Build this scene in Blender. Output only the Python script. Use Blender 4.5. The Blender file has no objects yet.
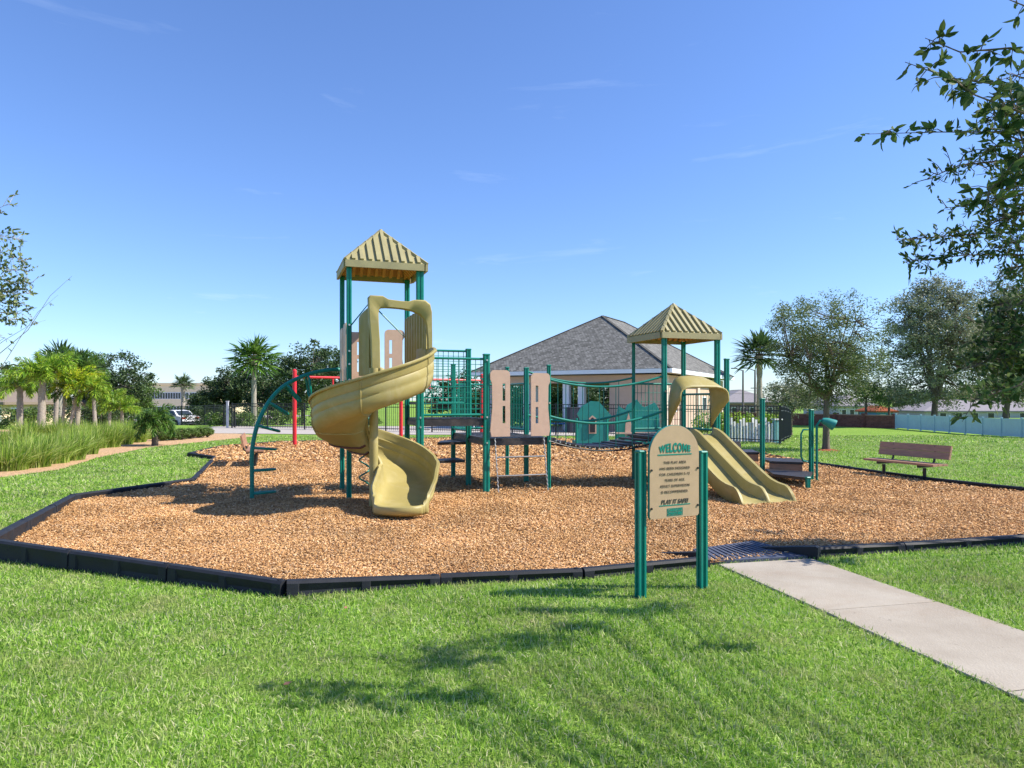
import bpy, math, random
import numpy as np
from mathutils import Vector, Matrix
random.seed(7)
RNG = np.random.default_rng(11)
R = math.radians
scene = bpy.context.scene
COL = scene.collection
F = 700.0; EYE = 1.55; HZ = 400.0
# ------------------------------------------------------------------ camera
cam = bpy.data.cameras.new('camera'); camo = bpy.data.objects.new('camera', cam); COL.objects.link(camo)
camo.location = (0, 0, EYE); camo.rotation_euler = (R(90), 0, 0)
cam.sensor_width = 36; cam.lens = F/1024*36; cam.shift_y = (HZ-384)/1024
cam.clip_start = .05; cam.clip_end = 3000
scene.camera = camo
scene.render.resolution_x = 1024; scene.render.resolution_y = 768
# ------------------------------------------------------------------ light
SUN_EL = 44.0
SUN_DIR = Vector((math.cos(R(SUN_EL))*math.cos(R(-3)), math.cos(R(SUN_EL))*math.sin(R(-3)), math.sin(R(SUN_EL))))
w = bpy.data.worlds.new("World"); scene.world = w; w.use_nodes = True
nt = w.node_tree; nt.nodes.clear()
out = nt.nodes.new('ShaderNodeOutputWorld'); bg = nt.nodes.new('ShaderNodeBackground')
sky = nt.nodes.new('ShaderNodeTexSky'); sky.sky_type = 'NISHITA'; sky.sun_disc = False
sky.sun_elevation = R(SUN_EL); sky.sun_rotation = R(93)
sky.altitude = 0; sky.air_density = 1.0; sky.dust_density = 0.15; sky.ozone_density = 3.5
bg.inputs[1].default_value = .15
# thin wisps of cirrus
tc = nt.nodes.new('ShaderNodeTexCoord'); mp = nt.nodes.new('ShaderNodeMapping')
mp.inputs['Scale'].default_value = (2.2, 2.2, 16); mp.inputs['Rotation'].default_value = (R(6), R(-5), 0)
nz = nt.nodes.new('ShaderNodeTexNoise'); nz.inputs['Scale'].default_value = 1.7; nz.inputs['Detail'].default_value = 7; nz.inputs['Roughness'].default_value = .62; nz.inputs['Distortion'].default_value = .5
cr = nt.nodes.new('ShaderNodeValToRGB'); cr.color_ramp.elements[0].position = .62; cr.color_ramp.elements[1].position = .95
cr.color_ramp.elements[0].color = (0,0,0,1); cr.color_ramp.elements[1].color = (.5,.5,.5,1)
mx = nt.nodes.new('ShaderNodeMixRGB'); mx.inputs[2].default_value = (4.0, 4.6, 5.6, 1)
tint = nt.nodes.new('ShaderNodeMixRGB'); tint.blend_type = 'MULTIPLY'; tint.inputs[0].default_value = 1; tint.inputs[2].default_value = (.78, .905, 1.18, 1)
sp = nt.nodes.new('ShaderNodeSeparateXYZ'); mr = nt.nodes.new('ShaderNodeMapRange')
mr.inputs[1].default_value = .62; mr.inputs[2].default_value = .05; mr.inputs[3].default_value = 0; mr.inputs[4].default_value = 1
mm = nt.nodes.new('ShaderNodeMath'); mm.operation = 'MULTIPLY'
L = nt.links.new
L(tc.outputs['Generated'], mp.inputs[0]); L(mp.outputs[0], nz.inputs['Vector']); L(nz.outputs[0], cr.inputs[0])
L(tc.outputs['Generated'], sp.inputs[0]); L(sp.outputs[2], mr.inputs[0])
L(cr.outputs[0], mm.inputs[0]); L(mr.outputs[0], mm.inputs[1]); L(mm.outputs[0], mx.inputs[0])
hz = nt.nodes.new('ShaderNodeMapRange'); hz.inputs[1].default_value = 0; hz.inputs[2].default_value = .5; hz.inputs[3].default_value = .66; hz.inputs[4].default_value = .70; hz.interpolation_type = 'SMOOTHSTEP'
hs = nt.nodes.new('ShaderNodeVectorMath'); hs.operation = 'SCALE'
L(sp.outputs[2], hz.inputs[0]); L(sky.outputs[0], tint.inputs[1]); L(tint.outputs[0], hs.inputs[0]); L(hz.outputs[0], hs.inputs['Scale']); L(hs.outputs[0], mx.inputs[1]); L(mx.outputs[0], bg.inputs[0]); L(bg.outputs[0], out.inputs[0])
sl = bpy.data.lights.new('sun', 'SUN'); sl.energy = 4.35; sl.angle = R(.53); sl.color = (1.0, .93, .82)
so = bpy.data.objects.new('sun', sl); COL.objects.link(so); so.rotation_euler = SUN_DIR.to_track_quat('Z', 'Y').to_euler()
vs = scene.view_settings; vs.view_transform = 'Standard'; vs.look = 'None'; vs.gamma = 1; vs.exposure = .88; vs.use_curve_mapping = False
scene.render.engine = 'CYCLES'
scene.cycles.max_bounces = 6; scene.cycles.transparent_max_bounces = 8

# ------------------------------------------------------------------ helpers
def ss(t):
    t = np.clip(t, 0, 1); return t*t*(3-2*t)
def H(x, y):
    a = 1.5*ss((np.asarray(y, float)-18)/42)*ss((np.asarray(x, float)-5)/14)
    b = .8*ss((np.asarray(y, float)-42)/16)
    return -np.maximum(a, b)
def G(px, py, h=0.0):
    Y = (EYE-h)*F/(py-HZ); return Vector(((px-512)/F*Y, Y, h))
def P(px, py, Y):
    return Vector(((px-512)/F*Y, Y, EYE-(py-HZ)*Y/F))
def on(px, Y):
    x = (px-512)/F*Y; return Vector((x, Y, float(H(x, Y))))
ORG = {}
def tag(o, label=None, cat=None, group=None, kind=None):
    if label: o['label'] = label
    if cat: o['category'] = cat
    if group: o['group'] = group
    if kind: o['kind'] = kind
    return o
def thing(name, loc, label, cat, group=None, rz=0):
    o = bpy.data.objects.new(name, None); COL.objects.link(o); o.location = loc; o.rotation_euler = (0, 0, rz)
    o.empty_display_size = .2
    ORG[o] = Vector(loc); return tag(o, label, cat, group)
class MB:
    def __init__(s): s.v = []; s.f = []
    def add(s, vs, fs):
        n = len(s.v); s.v += [tuple(a) for a in vs]; s.f += [tuple(i+n for i in f) for f in fs]
    def box(s, c, size, rz=0, bev=0):
        hx, hy, hz = [a/2 for a in size]; co, si = math.cos(rz), math.sin(rz)
        if bev <= 0:
            p = [(x*hx, y*hy, z*hz) for z in (-1, 1) for x, y in ((-1,-1),(1,-1),(1,1),(-1,1))]
            f = [(3,2,1,0),(4,5,6,7),(0,1,5,4),(1,2,6,5),(2,3,7,6),(3,0,4,7)]
        else:
            b = min(bev, hx*.9, hy*.9, hz*.9); p = []; f = []
            def ring(ix, iy, z):
                k = len(p)
                for x, y in ((-hx+b,-iy),(hx-b,-iy),(ix,-hy+b),(ix,hy-b),(hx-b,iy),(-hx+b,iy),(-ix,hy-b),(-ix,-hy+b)): p.append((x, y, z))
            ring(hx-b*.3, hy-b*.3, -hz)
            p = [(max(-hx+b*.9,min(hx-b*.9,x)), max(-hy+b*.9,min(hy-b*.9,y)), z) for x,y,z in p]
            ring(hx, hy, -hz+b); ring(hx, hy, hz-b); k = len(p)
            ring(hx-b*.3, hy-b*.3, hz)
            p[k:] = [(max(-hx+b*.9,min(hx-b*.9,x)), max(-hy+b*.9,min(hy-b*.9,y)), z) for x,y,z in p[k:]]
            f = [tuple(range(7,-1,-1)), tuple(range(24,32))]
            for r in range(3):
                for i in range(8): f.append((r*8+i, r*8+(i+1)%8, r*8+8+(i+1)%8, r*8+8+i))
        s.add([(c[0]+x*co-y*si, c[1]+x*si+y*co, c[2]+z) for x, y, z in p], f)
    def beam(s, a, b, w, h, up=(0,0,1)):
        a = Vector(a); b = Vector(b); d = (b-a).normalized(); up = Vector(up)
        if abs(d.dot(up)) > .99: up = Vector((0,1,0))
        r = d.cross(up).normalized(); u = r.cross(d).normalized()
        vs = [q+r*x*w/2+u*z*h/2 for q in (a, b) for x, z in ((-1,-1),(1,-1),(1,1),(-1,1))]
        s.add(vs, [(0,1,2,3),(7,6,5,4),(4,5,1,0),(5,6,2,1),(6,7,3,2),(7,4,0,3)])
    def tube(s, pts, r, n=8, cap=True):
        pts = [Vector(p) for p in pts]; m = len(pts)
        rr = r if isinstance(r, (list, tuple)) else [r]*m
        t0 = (pts[1]-pts[0]).normalized(); a = Vector((0,0,1)) if abs(t0.z) < .9 else Vector((1,0,0))
        nx = t0.cross(a).normalized(); vs = []
        for i in range(m):
            t = (pts[min(i+1,m-1)]-pts[max(i-1,0)]).normalized()
            nx = (nx-t*nx.dot(t)).normalized(); b = t.cross(nx)
            for k in range(n):
                an = 2*math.pi*k/n; vs.append(pts[i]+(nx*math.cos(an)+b*math.sin(an))*rr[i])
        fs = [(i*n+k, i*n+(k+1)%n, (i+1)*n+(k+1)%n, (i+1)*n+k) for i in range(m-1) for k in range(n)]
        if cap: fs += [tuple(range(n-1,-1,-1)), tuple(range((m-1)*n, m*n))]
        s.add(vs, fs)
    def prism(s, outl, o, A, B, th):
        o = Vector(o); A = Vector(A); B = Vector(B); N = A.cross(B).normalized(); n = len(outl)
        vs = [o+A*a+B*b+N*(th/2*k) for k in (-1, 1) for a, b in outl]
        fs = [tuple(range(n-1,-1,-1)), tuple(range(n, 2*n))]+[(i, (i+1)%n, n+(i+1)%n, n+i) for i in range(n)]
        s.add(vs, fs)
    def grid(s, rows, close=False):
        n = len(rows[0]); vs = [p for r in rows for p in r]
        s.add(vs, [(i*n+k, i*n+k+1, (i+1)*n+k+1, (i+1)*n+k) for i in range(len(rows)-1) for k in range(n-1)])
def link_mesh(name, me, m, parent=None):
    o = bpy.data.objects.new(name, me); COL.objects.link(o)
    if m: me.materials.append(m)
    if parent is not None: o.parent = parent; ORG[o] = ORG[parent]
    else: ORG[o] = Vector((0,0,0))
    return o
def build(name, mb, m, parent=None, local=False, smooth=None, solid=0, origin=None):
    off = Vector((0,0,0))
    if parent is not None and not local: off = ORG[parent]
    if parent is None and origin is not None: off = Vector(origin)
    me = bpy.data.meshes.new(name)
    me.from_pydata([(a[0]-off[0], a[1]-off[1], a[2]-off[2]) for a in mb.v], [], mb.f); me.update()
    if smooth is not None:
        me.polygons.foreach_set('use_smooth', [True]*len(me.polygons))
        try: me.set_sharp_from_angle(angle=R(smooth))
        except Exception: pass
    o = link_mesh(name, me, m, parent)
    if parent is None and origin is not None: o.location = off; ORG[o] = off.copy()
    if solid:
        md = o.modifiers.new('solid', 'SOLIDIFY'); md.thickness = solid; md.offset = 0
    return o
def np_mesh(name, V, Fq, m, parent=None, off=(0,0,0), k=4):
    V = np.asarray(V, np.float32)-np.asarray(off, np.float32); Fq = np.asarray(Fq, np.int32)
    me = bpy.data.meshes.new(name); me.vertices.add(len(V)); me.vertices.foreach_set('co', V.ravel())
    me.loops.add(Fq.size); me.loops.foreach_set('vertex_index', Fq.ravel())
    me.polygons.add(len(Fq)); me.polygons.foreach_set('loop_start', np.arange(0, Fq.size, k, dtype=np.int32))
    try: me.polygons.foreach_set('loop_total', np.full(len(Fq), k, np.int32))
    except Exception: pass
    me.update(calc_edges=True)
    return link_mesh(name, me, m, parent)
def copy_tree(o, parent=None):
    c = o.copy(); COL.objects.link(c); c.parent = parent
    ORG[c] = ORG.get(o, Vector((0,0,0)))
    for ch in o.children: copy_tree(ch, c)
    return c
# ------------------------------------------------------------------ materials
def newmat(name):
    m = bpy.data.materials.new(name); m.use_nodes = True; return m, m.node_tree, m.node_tree.nodes['Principled BSDF']
def ramp(nt, stops):
    c = nt.nodes.new('ShaderNodeValToRGB'); e = c.color_ramp.elements
    while len(e) < len(stops): e.new(.5)
    for i, (p, col) in enumerate(stops): e[i].position = p; e[i].color = tuple(col)+(1,)
    return c
def mat(name, c, rough=.6, var=.12, scale=6, bump=.0, bscale=60, metal=0, spec=.5, detail=5, stretch=(1,1,1), c2=None):
    m, nt, b = newmat(name)
    tc = nt.nodes.new('ShaderNodeTexCoord'); mp = nt.nodes.new('ShaderNodeMapping'); mp.inputs['Scale'].default_value = stretch
    nt.links.new(tc.outputs['Object'], mp.inputs[0])
    n = nt.nodes.new('ShaderNodeTexNoise'); n.inputs['Scale'].default_value = scale; n.inputs['Detail'].default_value = detail; n.inputs['Roughness'].default_value = .65
    nt.links.new(mp.outputs[0], n.inputs['Vector'])
    lo = tuple(a*(1-var) for a in c); hi = tuple(min(1, a*(1+var)) for a in c) if c2 is None else c2
    r = ramp(nt, [(.3, lo), (.7, hi)]); nt.links.new(n.outputs[0], r.inputs[0]); nt.links.new(r.outputs[0], b.inputs['Base Color'])
    rr = nt.nodes.new('ShaderNodeMapRange'); rr.inputs[3].default_value = max(.02, rough-.12); rr.inputs[4].default_value = min(1, rough+.12)
    nt.links.new(n.outputs[0], rr.inputs[0]); nt.links.new(rr.outputs[0], b.inputs['Roughness'])
    b.inputs['Metallic'].default_value = metal; b.inputs['Specular IOR Level'].default_value = spec
    if bump:
        n2 = nt.nodes.new('ShaderNodeTexNoise'); n2.inputs['Scale'].default_value = bscale; n2.inputs['Detail'].default_value = 4
        bp = nt.nodes.new('ShaderNodeBump'); bp.inputs['Strength'].default_value = bump; bp.inputs['Distance'].default_value = .02
        nt.links.new(mp.outputs[0], n2.inputs['Vector']); nt.links.new(n2.outputs[0], bp.inputs['Height']); nt.links.new(bp.outputs[0], b.inputs['Normal'])
    return m
def leafmat(name, cols, trans=.25, rough=.5, big=1.0, bigvar=.35, spec=.4, dry=None):
    """per-leaf colour from the island, plus broad patches"""
    m, nt, b = newmat(name)
    g = nt.nodes.new('ShaderNodeNewGeometry')
    r = ramp(nt, [(i/(max(1, len(cols)-1)), c) for i, c in enumerate(cols)])
    nt.links.new(g.outputs['Random Per Island'], r.inputs[0])
    tc = nt.nodes.new('ShaderNodeTexCoord'); n = nt.nodes.new('ShaderNodeTexNoise'); n.inputs['Scale'].default_value = big; n.inputs['Detail'].default_value = 4
    nt.links.new(tc.outputs['Object'], n.inputs['Vector'])
    mr = nt.nodes.new('ShaderNodeMapRange'); mr.inputs[1].default_value = .3; mr.inputs[2].default_value = .7; mr.inputs[3].default_value = 1-bigvar; mr.inputs[4].default_value = 1+bigvar
    nt.links.new(n.outputs[0], mr.inputs[0])
    mu = nt.nodes.new('ShaderNodeVectorMath'); mu.operation = 'SCALE'
    nt.links.new(r.outputs[0], mu.inputs[0]); nt.links.new(mr.outputs[0], mu.inputs['Scale'])
    if dry:
        n2 = nt.nodes.new('ShaderNodeTexNoise'); n2.inputs['Scale'].default_value = dry[1]; n2.inputs['Detail'].default_value = 6; n2.inputs['Roughness'].default_value = .7
        nt.links.new(tc.outputs['Object'], n2.inputs['Vector']); dr = ramp(nt, [(.50, (0,0,0)), (.72, (dry[2],)*3)]); nt.links.new(n2.outputs[0], dr.inputs[0])
        dm = nt.nodes.new('ShaderNodeMixRGB'); dm.inputs[2].default_value = dry[0]+(1,); nt.links.new(dr.outputs[0], dm.inputs[0]); nt.links.new(mu.outputs[0], dm.inputs[1]); mu = dm
    nt.links.new(mu.outputs[0], b.inputs['Base Color']); b.inputs['Roughness'].default_value = rough; b.inputs['Specular IOR Level'].default_value = spec
    if trans:
        t = nt.nodes.new('ShaderNodeBsdfTranslucent'); mxs = nt.nodes.new('ShaderNodeMixShader'); mxs.inputs[0].default_value = trans
        nt.links.new(mu.outputs[0], t.inputs[0]); o = nt.nodes['Material Output']
        nt.links.new(b.outputs[0], mxs.inputs[1]); nt.links.new(t.outputs[0], mxs.inputs[2]); nt.links.new(mxs.outputs[0], o.inputs[0])
    return m
M = {}
M['teal'] = mat('green_paint', (.003,.20,.145), .42, .12, 5, .03, 120, spec=.35)
M['teal_plastic'] = mat('teal_plastic', (.01,.24,.20), .5, .12, 4)
M['khaki'] = mat('khaki_plastic', (.35,.29,.10), .5, .08, 2.5, .05, 140, spec=.35)
M['khaki_roof'] = mat('khaki_roof', (.33,.29,.14), .6, .1, 5, .05, 80)
M['under'] = mat('roof_underside_painted_glow', (.60,.30,.07), .6, .1, 5)  # orange glow of sun through the roof, painted into the base colour
M['seam'] = mat('seam_rubber', (.09,.02,.012), .6)
M['tan'] = mat('tan_board', (.56,.39,.28), .55, .06, 8, .04, 160)
M['sign'] = mat('sign_board', (.43,.30,.175), .55, .06, 14, .05, 200)
M['ink'] = mat('sign_ink', (.045,.04,.03), .6)
M['black'] = mat('black_plastic', (.018,.020,.025), .62, .25, 9, .1, 90, spec=.25)
M['deck'] = mat('deck_coating', (.028,.024,.024), .5, .3, 12, .15, 160)
M['rubber'] = mat('rubber_mat', (.075,.085,.12), .55, .2, 9, .1, 90, spec=.3)  # sky-blue sheen is put into the bluish base colour
M['steel'] = mat('galvanised', (.28,.28,.27), .4, .15, 12, metal=.7)
M['bolt'] = mat('bolt_steel', (.55,.55,.53), .3, .1, 12, metal=.8)
M['red'] = mat('red_paint', (.62,.02,.03), .35, .08, 4)
M['chain'] = mat('green_chain', (.005,.16,.12), .5)
M['wood'] = mat('recycled_plank', (.37,.20,.125), .55, .22, 5, .12, 60, stretch=(1,1,8))
M['woodlight'] = mat('worn_plank', (.34,.17,.09), .55, .22, 5, .12, 60)
M['legblack'] = mat('black_leg', (.012,.012,.012), .4)
M['concrete'] = mat('concrete', (.35,.30,.235), .85, .1, 1.4, .25, 90, detail=12, spec=.2, c2=(.43,.385,.315))
def stain(m, col, sc, lo, hi, amt):
    nt = m.node_tree; b = nt.nodes['Principled BSDF']; src = b.inputs['Base Color'].links[0].from_socket
    tc = nt.nodes.new('ShaderNodeTexCoord'); n = nt.nodes.new('ShaderNodeTexNoise'); n.inputs['Scale'].default_value = sc; n.inputs['Detail'].default_value = 8; n.inputs['Roughness'].default_value = .7; n.inputs['Distortion'].default_value = .6
    nt.links.new(tc.outputs['Object'], n.inputs['Vector']); rr = ramp(nt, [(lo,(0,0,0)),(hi,(amt,)*3)]); nt.links.new(n.outputs[0], rr.inputs[0])
    mx_ = nt.nodes.new('ShaderNodeMixRGB'); mx_.inputs[2].default_value = tuple(col)+(1,); nt.links.new(rr.outputs[0], mx_.inputs[0]); nt.links.new(src, mx_.inputs[1]); nt.links.new(mx_.outputs[0], b.inputs['Base Color'])
stain(M['concrete'], (.30,.21,.14), .9, .5, .75, .55); stain(M['concrete'], (.10,.09,.07), 14, .64, .72, .6)
stain(M['khaki'], (.50,.44,.27), 3.0, .5, .75, .45); stain(M['khaki'], (.17,.13,.06), 22, .64, .74, .35)
stain(M['khaki_roof'], (.16,.14,.08), 3.5, .5, .8, .5); stain(M['teal'], (.03,.22,.17), 5, .5, .8, .6); stain(M['tan'], (.36,.25,.17), 4, .52, .8, .4); stain(M['deck'], (.16,.12,.09), 6, .5, .8, .4)
M['paver'] = mat('paver', (.42,.38,.34), .85, .12, 3, .2, 60, spec=.2)
M['stucco'] = mat('stucco', (.56,.40,.30), .9, .06, 3, .2, 120, spec=.2)
M['stuccolight'] = mat('stucco_light', (.62,.52,.42), .9, .06, 3, .2, 120, spec=.2)
M['white'] = mat('white_paint', (.78,.79,.80), .5, .05, 3)
M['fascia'] = mat('fascia', (.74,.77,.82), .5, .05, 3)
M['iron'] = mat('black_iron', (.016,.017,.02), .45)
M['vinyl'] = mat('vinyl', (.40,.54,.60), .5, .08, 1.2)
M['asphalt'] = mat('asphalt', (.07,.07,.072), .9, .15, 4, .1, 80)
M['bark'] = mat('bark', (.13,.10,.075), .9, .4, 9, .8, 30, stretch=(1,1,.3))
M['barkgrey'] = mat('bark_grey', (.33,.29,.24), .9, .3, 9, .8, 26, stretch=(1,1,2.5))
M['beige'] = mat('beige_wall', (.80,.64,.42), .9, .06, 3)
M['glass'] = mat('glass', (.03,.04,.05), .12, .2, 2)
M['carpaint'] = mat('car_paint', (.82,.82,.82), .25, .03, 2)
M['tyre'] = mat('tyre', (.015,.015,.015), .8)
M['tail'] = mat('tail_lamp', (.45,.02,.01), .2)
M['blue'] = mat('blue_cloth', (.06,.25,.50), .7)
M['darkcloth'] = mat('dark_unit', (.025,.03,.05), .6)
M['gravel'] = mat('bed_chips', (.52,.34,.19), .95, .5, 22, .9, 70, spec=.1)
M['redchips'] = mat('red_chips', (.30,.09,.045), .95, .4, 20, .9, 70, spec=.1)
M['mauve'] = mat('mauve_wall', (.30,.20,.24), .9)
M['greywall'] = mat('grey_wall', (.45,.46,.50), .9)
M['roofgrey'] = mat('grey_roof', (.24,.22,.23), .9, .2, 4)
M['pole'] = mat('pole', (.16,.14,.13), .8)
# lawn ground under the blades
def lawn_mat():
    m, nt, b = newmat('lawn')
    tc = nt.nodes.new('ShaderNodeTexCoord')
    def noise(s, d, st=None):
        n = nt.nodes.new('ShaderNodeTexNoise'); n.inputs['Scale'].default_value = s; n.inputs['Detail'].default_value = d; n.inputs['Roughness'].default_value = .7
        if st:
            mp = nt.nodes.new('ShaderNodeMapping'); mp.inputs['Scale'].default_value = st; nt.links.new(tc.outputs['Object'], mp.inputs[0]); nt.links.new(mp.outputs[0], n.inputs['Vector'])
        else: nt.links.new(tc.outputs['Object'], n.inputs['Vector'])
        return n
    a = noise(.25, 6); c = noise(7, 8); e = noise(55, 4)
    r = ramp(nt, [(.25, (.09,.18,.018)), (.5, (.20,.33,.05)), (.78, (.34,.44,.10))])
    ad = nt.nodes.new('ShaderNodeMath'); ad.operation = 'ADD'; ad2 = nt.nodes.new('ShaderNodeMath'); ad2.operation = 'MULTIPLY_ADD'
    nt.links.new(a.outputs[0], ad.inputs[0]); nt.links.new(c.outputs[0], ad.inputs[1])
    nt.links.new(ad.outputs[0], ad2.inputs[0]); ad2.inputs[1].default_value = .36
    mu = nt.nodes.new('ShaderNodeMath'); mu.operation = 'MULTIPLY'; mu.inputs[1].default_value = .28
    nt.links.new(e.outputs[0], mu.inputs[0]); nt.links.new(mu.outputs[0], ad2.inputs[2])
    nt.links.new(ad2.outputs[0], r.inputs[0]); nt.links.new(r.outputs[0], b.inputs['Base Color'])
    b.inputs['Roughness'].default_value = .95; b.inputs['Specular IOR Level'].default_value = .1
    bp = nt.nodes.new('ShaderNodeBump'); bp.inputs['Strength'].default_value = .7; bp.inputs['Distance'].default_value = .05
    nt.links.new(e.outputs[0], bp.inputs['Height']); nt.links.new(bp.outputs[0], b.inputs['Normal'])
    return m
M['lawn'] = lawn_mat()
def mulch_mat():
    m, nt, b = newmat('mulch')
    tc = nt.nodes.new('ShaderNodeTexCoord'); v = nt.nodes.new('ShaderNodeTexVoronoi'); v.inputs['Scale'].default_value = 30
    n = nt.nodes.new('ShaderNodeTexNoise'); n.inputs['Scale'].default_value = 1.2; n.inputs['Detail'].default_value = 6
    nt.links.new(tc.outputs['Object'], v.inputs['Vector']); nt.links.new(tc.outputs['Object'], n.inputs['Vector'])
    sc = nt.nodes.new('ShaderNodeSeparateColor'); nt.links.new(v.outputs['Color'], sc.inputs[0])
    r = ramp(nt, [(0, (.14,.05,.02)), (.35, (.40,.20,.085)), (.8, (.56,.32,.15)), (1, (.68,.45,.25))]); nt.links.new(sc.outputs[0], r.inputs[0])
    mr = nt.nodes.new('ShaderNodeMapRange'); mr.inputs[3].default_value = .75; mr.inputs[4].default_value = 1.2; nt.links.new(n.outputs[0], mr.inputs[0])
    mu = nt.nodes.new('ShaderNodeVectorMath'); mu.operation = 'SCALE'; nt.links.new(r.outputs[0], mu.inputs[0]); nt.links.new(mr.outputs[0], mu.inputs['Scale'])
    nt.links.new(mu.outputs[0], b.inputs['Base Color']); b.inputs['Roughness'].default_value = .95; b.inputs['Specular IOR Level'].default_value = .15
    bp = nt.nodes.new('ShaderNodeBump'); bp.inputs['Strength'].default_value = .8; bp.inputs['Distance'].default_value = .03
    nt.links.new(sc.outputs[1], bp.inputs['Height']); nt.links.new(bp.outputs[0], b.inputs['Normal'])
    return m
M['mulch'] = mulch_mat()
M['chips'] = leafmat('wood_chips', [(.18,.085,.035),(.43,.225,.085),(.58,.325,.13),(.65,.39,.17),(.80,.56,.33)], 0, .85, .9, .24, .15, dry=((.36,.19,.085), .55, .45))
M['blades'] = leafmat('grass_blades', [(.08,.20,.018),(.17,.34,.03),(.27,.46,.05),(.38,.56,.09),(.46,.54,.20),(.62,.58,.38)], .38, .55, 1.1, .26, .3, dry=((.50,.46,.22), 1.6, .7))
def brick(name, c1, c2, mortar, sc, bw=.5, rh=.25):
    m, nt, b = newmat(name); tc = nt.nodes.new('ShaderNodeTexCoord')
    t = nt.nodes.new('ShaderNodeTexBrick'); t.inputs['Color1'].default_value = c1+(1,); t.inputs['Color2'].default_value = c2+(1,); t.inputs['Mortar'].default_value = mortar+(1,)
    t.inputs['Scale'].default_value = sc; t.inputs['Brick Width'].default_value = bw; t.inputs['Row Height'].default_value = rh; t.inputs['Mortar Size'].default_value = .012
    nt.links.new(tc.outputs['UV'], t.inputs['Vector']); n = nt.nodes.new('ShaderNodeTexNoise'); n.inputs['Scale'].default_value = 3.5; n.inputs['Detail'].default_value = 6
    nt.links.new(tc.outputs['Object'], n.inputs['Vector']); mr = nt.nodes.new('ShaderNodeMapRange'); mr.inputs[3].default_value = .6; mr.inputs[4].default_value = 1.4; nt.links.new(n.outputs[0], mr.inputs[0])
    mu = nt.nodes.new('ShaderNodeVectorMath'); mu.operation = 'SCALE'; nt.links.new(t.outputs[0], mu.inputs[0]); nt.links.new(mr.outputs[0], mu.inputs['Scale'])
    nt.links.new(mu.outputs[0], b.inputs['Base Color']); b.inputs['Roughness'].default_value = .92; b.inputs['Specular IOR Level'].default_value = .15
    return m
M['shingle'] = brick('shingle', (.11,.108,.098), (.235,.23,.212), (.09,.088,.08), 1.0, .17, .15)
M['shinglebrown'] = mat('shingle_brown', (.21,.165,.125), .95, .3, 14)
M['brickwall'] = brick('brick_wall', (.17,.055,.04), (.24,.085,.06), (.16,.12,.10), 1.0, .4, .15)
def uv_planar(o, axes):
    me = o.data; uv = me.uv_layers.new(name='uv'); A, B = Vector(axes[0]), Vector(axes[1])
    for lp in me.loops:
        c = me.vertices[lp.vertex_index].co; uv.data[lp.index].uv = (c.dot(A), c.dot(B))
def uv_slope(o):
    """u along the eave, v up the slope, for each face"""
    me = o.data; uv = me.uv_layers.new(name='uv')
    for p in me.polygons:
        n = p.normal; h = Vector((-n.y, n.x, 0))
        h = h.normalized() if h.length > 1e-4 else Vector((1,0,0)); u = n.cross(h)
        for li in p.loop_indices:
            c = me.vertices[me.loops[li].vertex_index].co; uv.data[li].uv = (c.dot(h), c.dot(u))

# leaf palettes
LF = {
 'oak': leafmat('oak_leaf', [(.06,.10,.03),(.11,.16,.05),(.18,.23,.085),(.27,.31,.14)], .28, .5, .8, .25, .3),
 'oakgrey': leafmat('grey_oak_leaf', [(.10,.125,.07),(.17,.20,.11),(.27,.29,.18),(.38,.38,.27)], .28, .5, .3, .25, .3),
 'dark': leafmat('dark_leaf', [(.03,.06,.02),(.055,.095,.03),(.09,.14,.045)], .2, .5, .5, .3, .3),
 'near': leafmat('near_leaf', [(.03,.07,.025),(.05,.10,.03),(.09,.14,.045),(.16,.21,.07)], .28, .62, 2, .25, .12),
 'palm': leafmat('palm_leaf', [(.06,.14,.02),(.10,.21,.03),(.17,.28,.05)], .3, .4, .8, .25),
 'palmyellow': leafmat('yellow_palm_leaf', [(.20,.38,.03),(.42,.54,.04),(.74,.70,.06)], .35, .4, .8, .2),
 'palmlime': leafmat('lime_palm_leaf', [(.10,.24,.02),(.24,.40,.035),(.42,.55,.07)], .35, .4, .8, .2),
 'fan': leafmat('fan_leaf', [(.04,.085,.025),(.07,.12,.035),(.12,.18,.06)], .2, .4, .8, .25),
 'hedge': leafmat('hedge_leaf', [(.06,.12,.02),(.10,.18,.03),(.17,.25,.06)], .2, .5, 1.5, .25),
 'fount': leafmat('fountain_grass', [(.08,.18,.018),(.20,.34,.035),(.36,.48,.07),(.56,.58,.22)], .35, .5, .8, .25),
}
def leaves(name, C, rad, n, ll, lw, m, parent, off, squash=.8, rng=RNG):
    """n leaves round every cluster centre; each a 4-corner blade, a little folded"""
    C = np.asarray(C, float); N = len(C)*n
    c = np.repeat(C, n, axis=0); rd = np.repeat(np.broadcast_to(rad, len(C)), n)
    d = rng.normal(size=(N,3)); d /= np.linalg.norm(d, axis=1)[:,None]; d[:,2] *= squash
    p = c+d*(rd*rng.random(N)**.45)[:,None]
    a = rng.normal(size=(N,3)); a[:,2] *= .6; a /= np.linalg.norm(a, axis=1)[:,None]
    b = np.cross(a, rng.normal(size=(N,3))); b /= np.linalg.norm(b, axis=1)[:,None]
    l = ll*(.6+.8*rng.random(N))[:,None]; ww = lw*(.6+.8*rng.random(N))[:,None]; nn = np.cross(a, b)
    V = np.stack([p, p+a*l*.5+b*ww*.5+nn*ww*.12, p+a*l, p+a*l*.5-b*ww*.5+nn*ww*.12], 1).reshape(-1,3)
    return np_mesh(name, V, np.arange(N*4).reshape(-1,4), m, parent, off)
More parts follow.
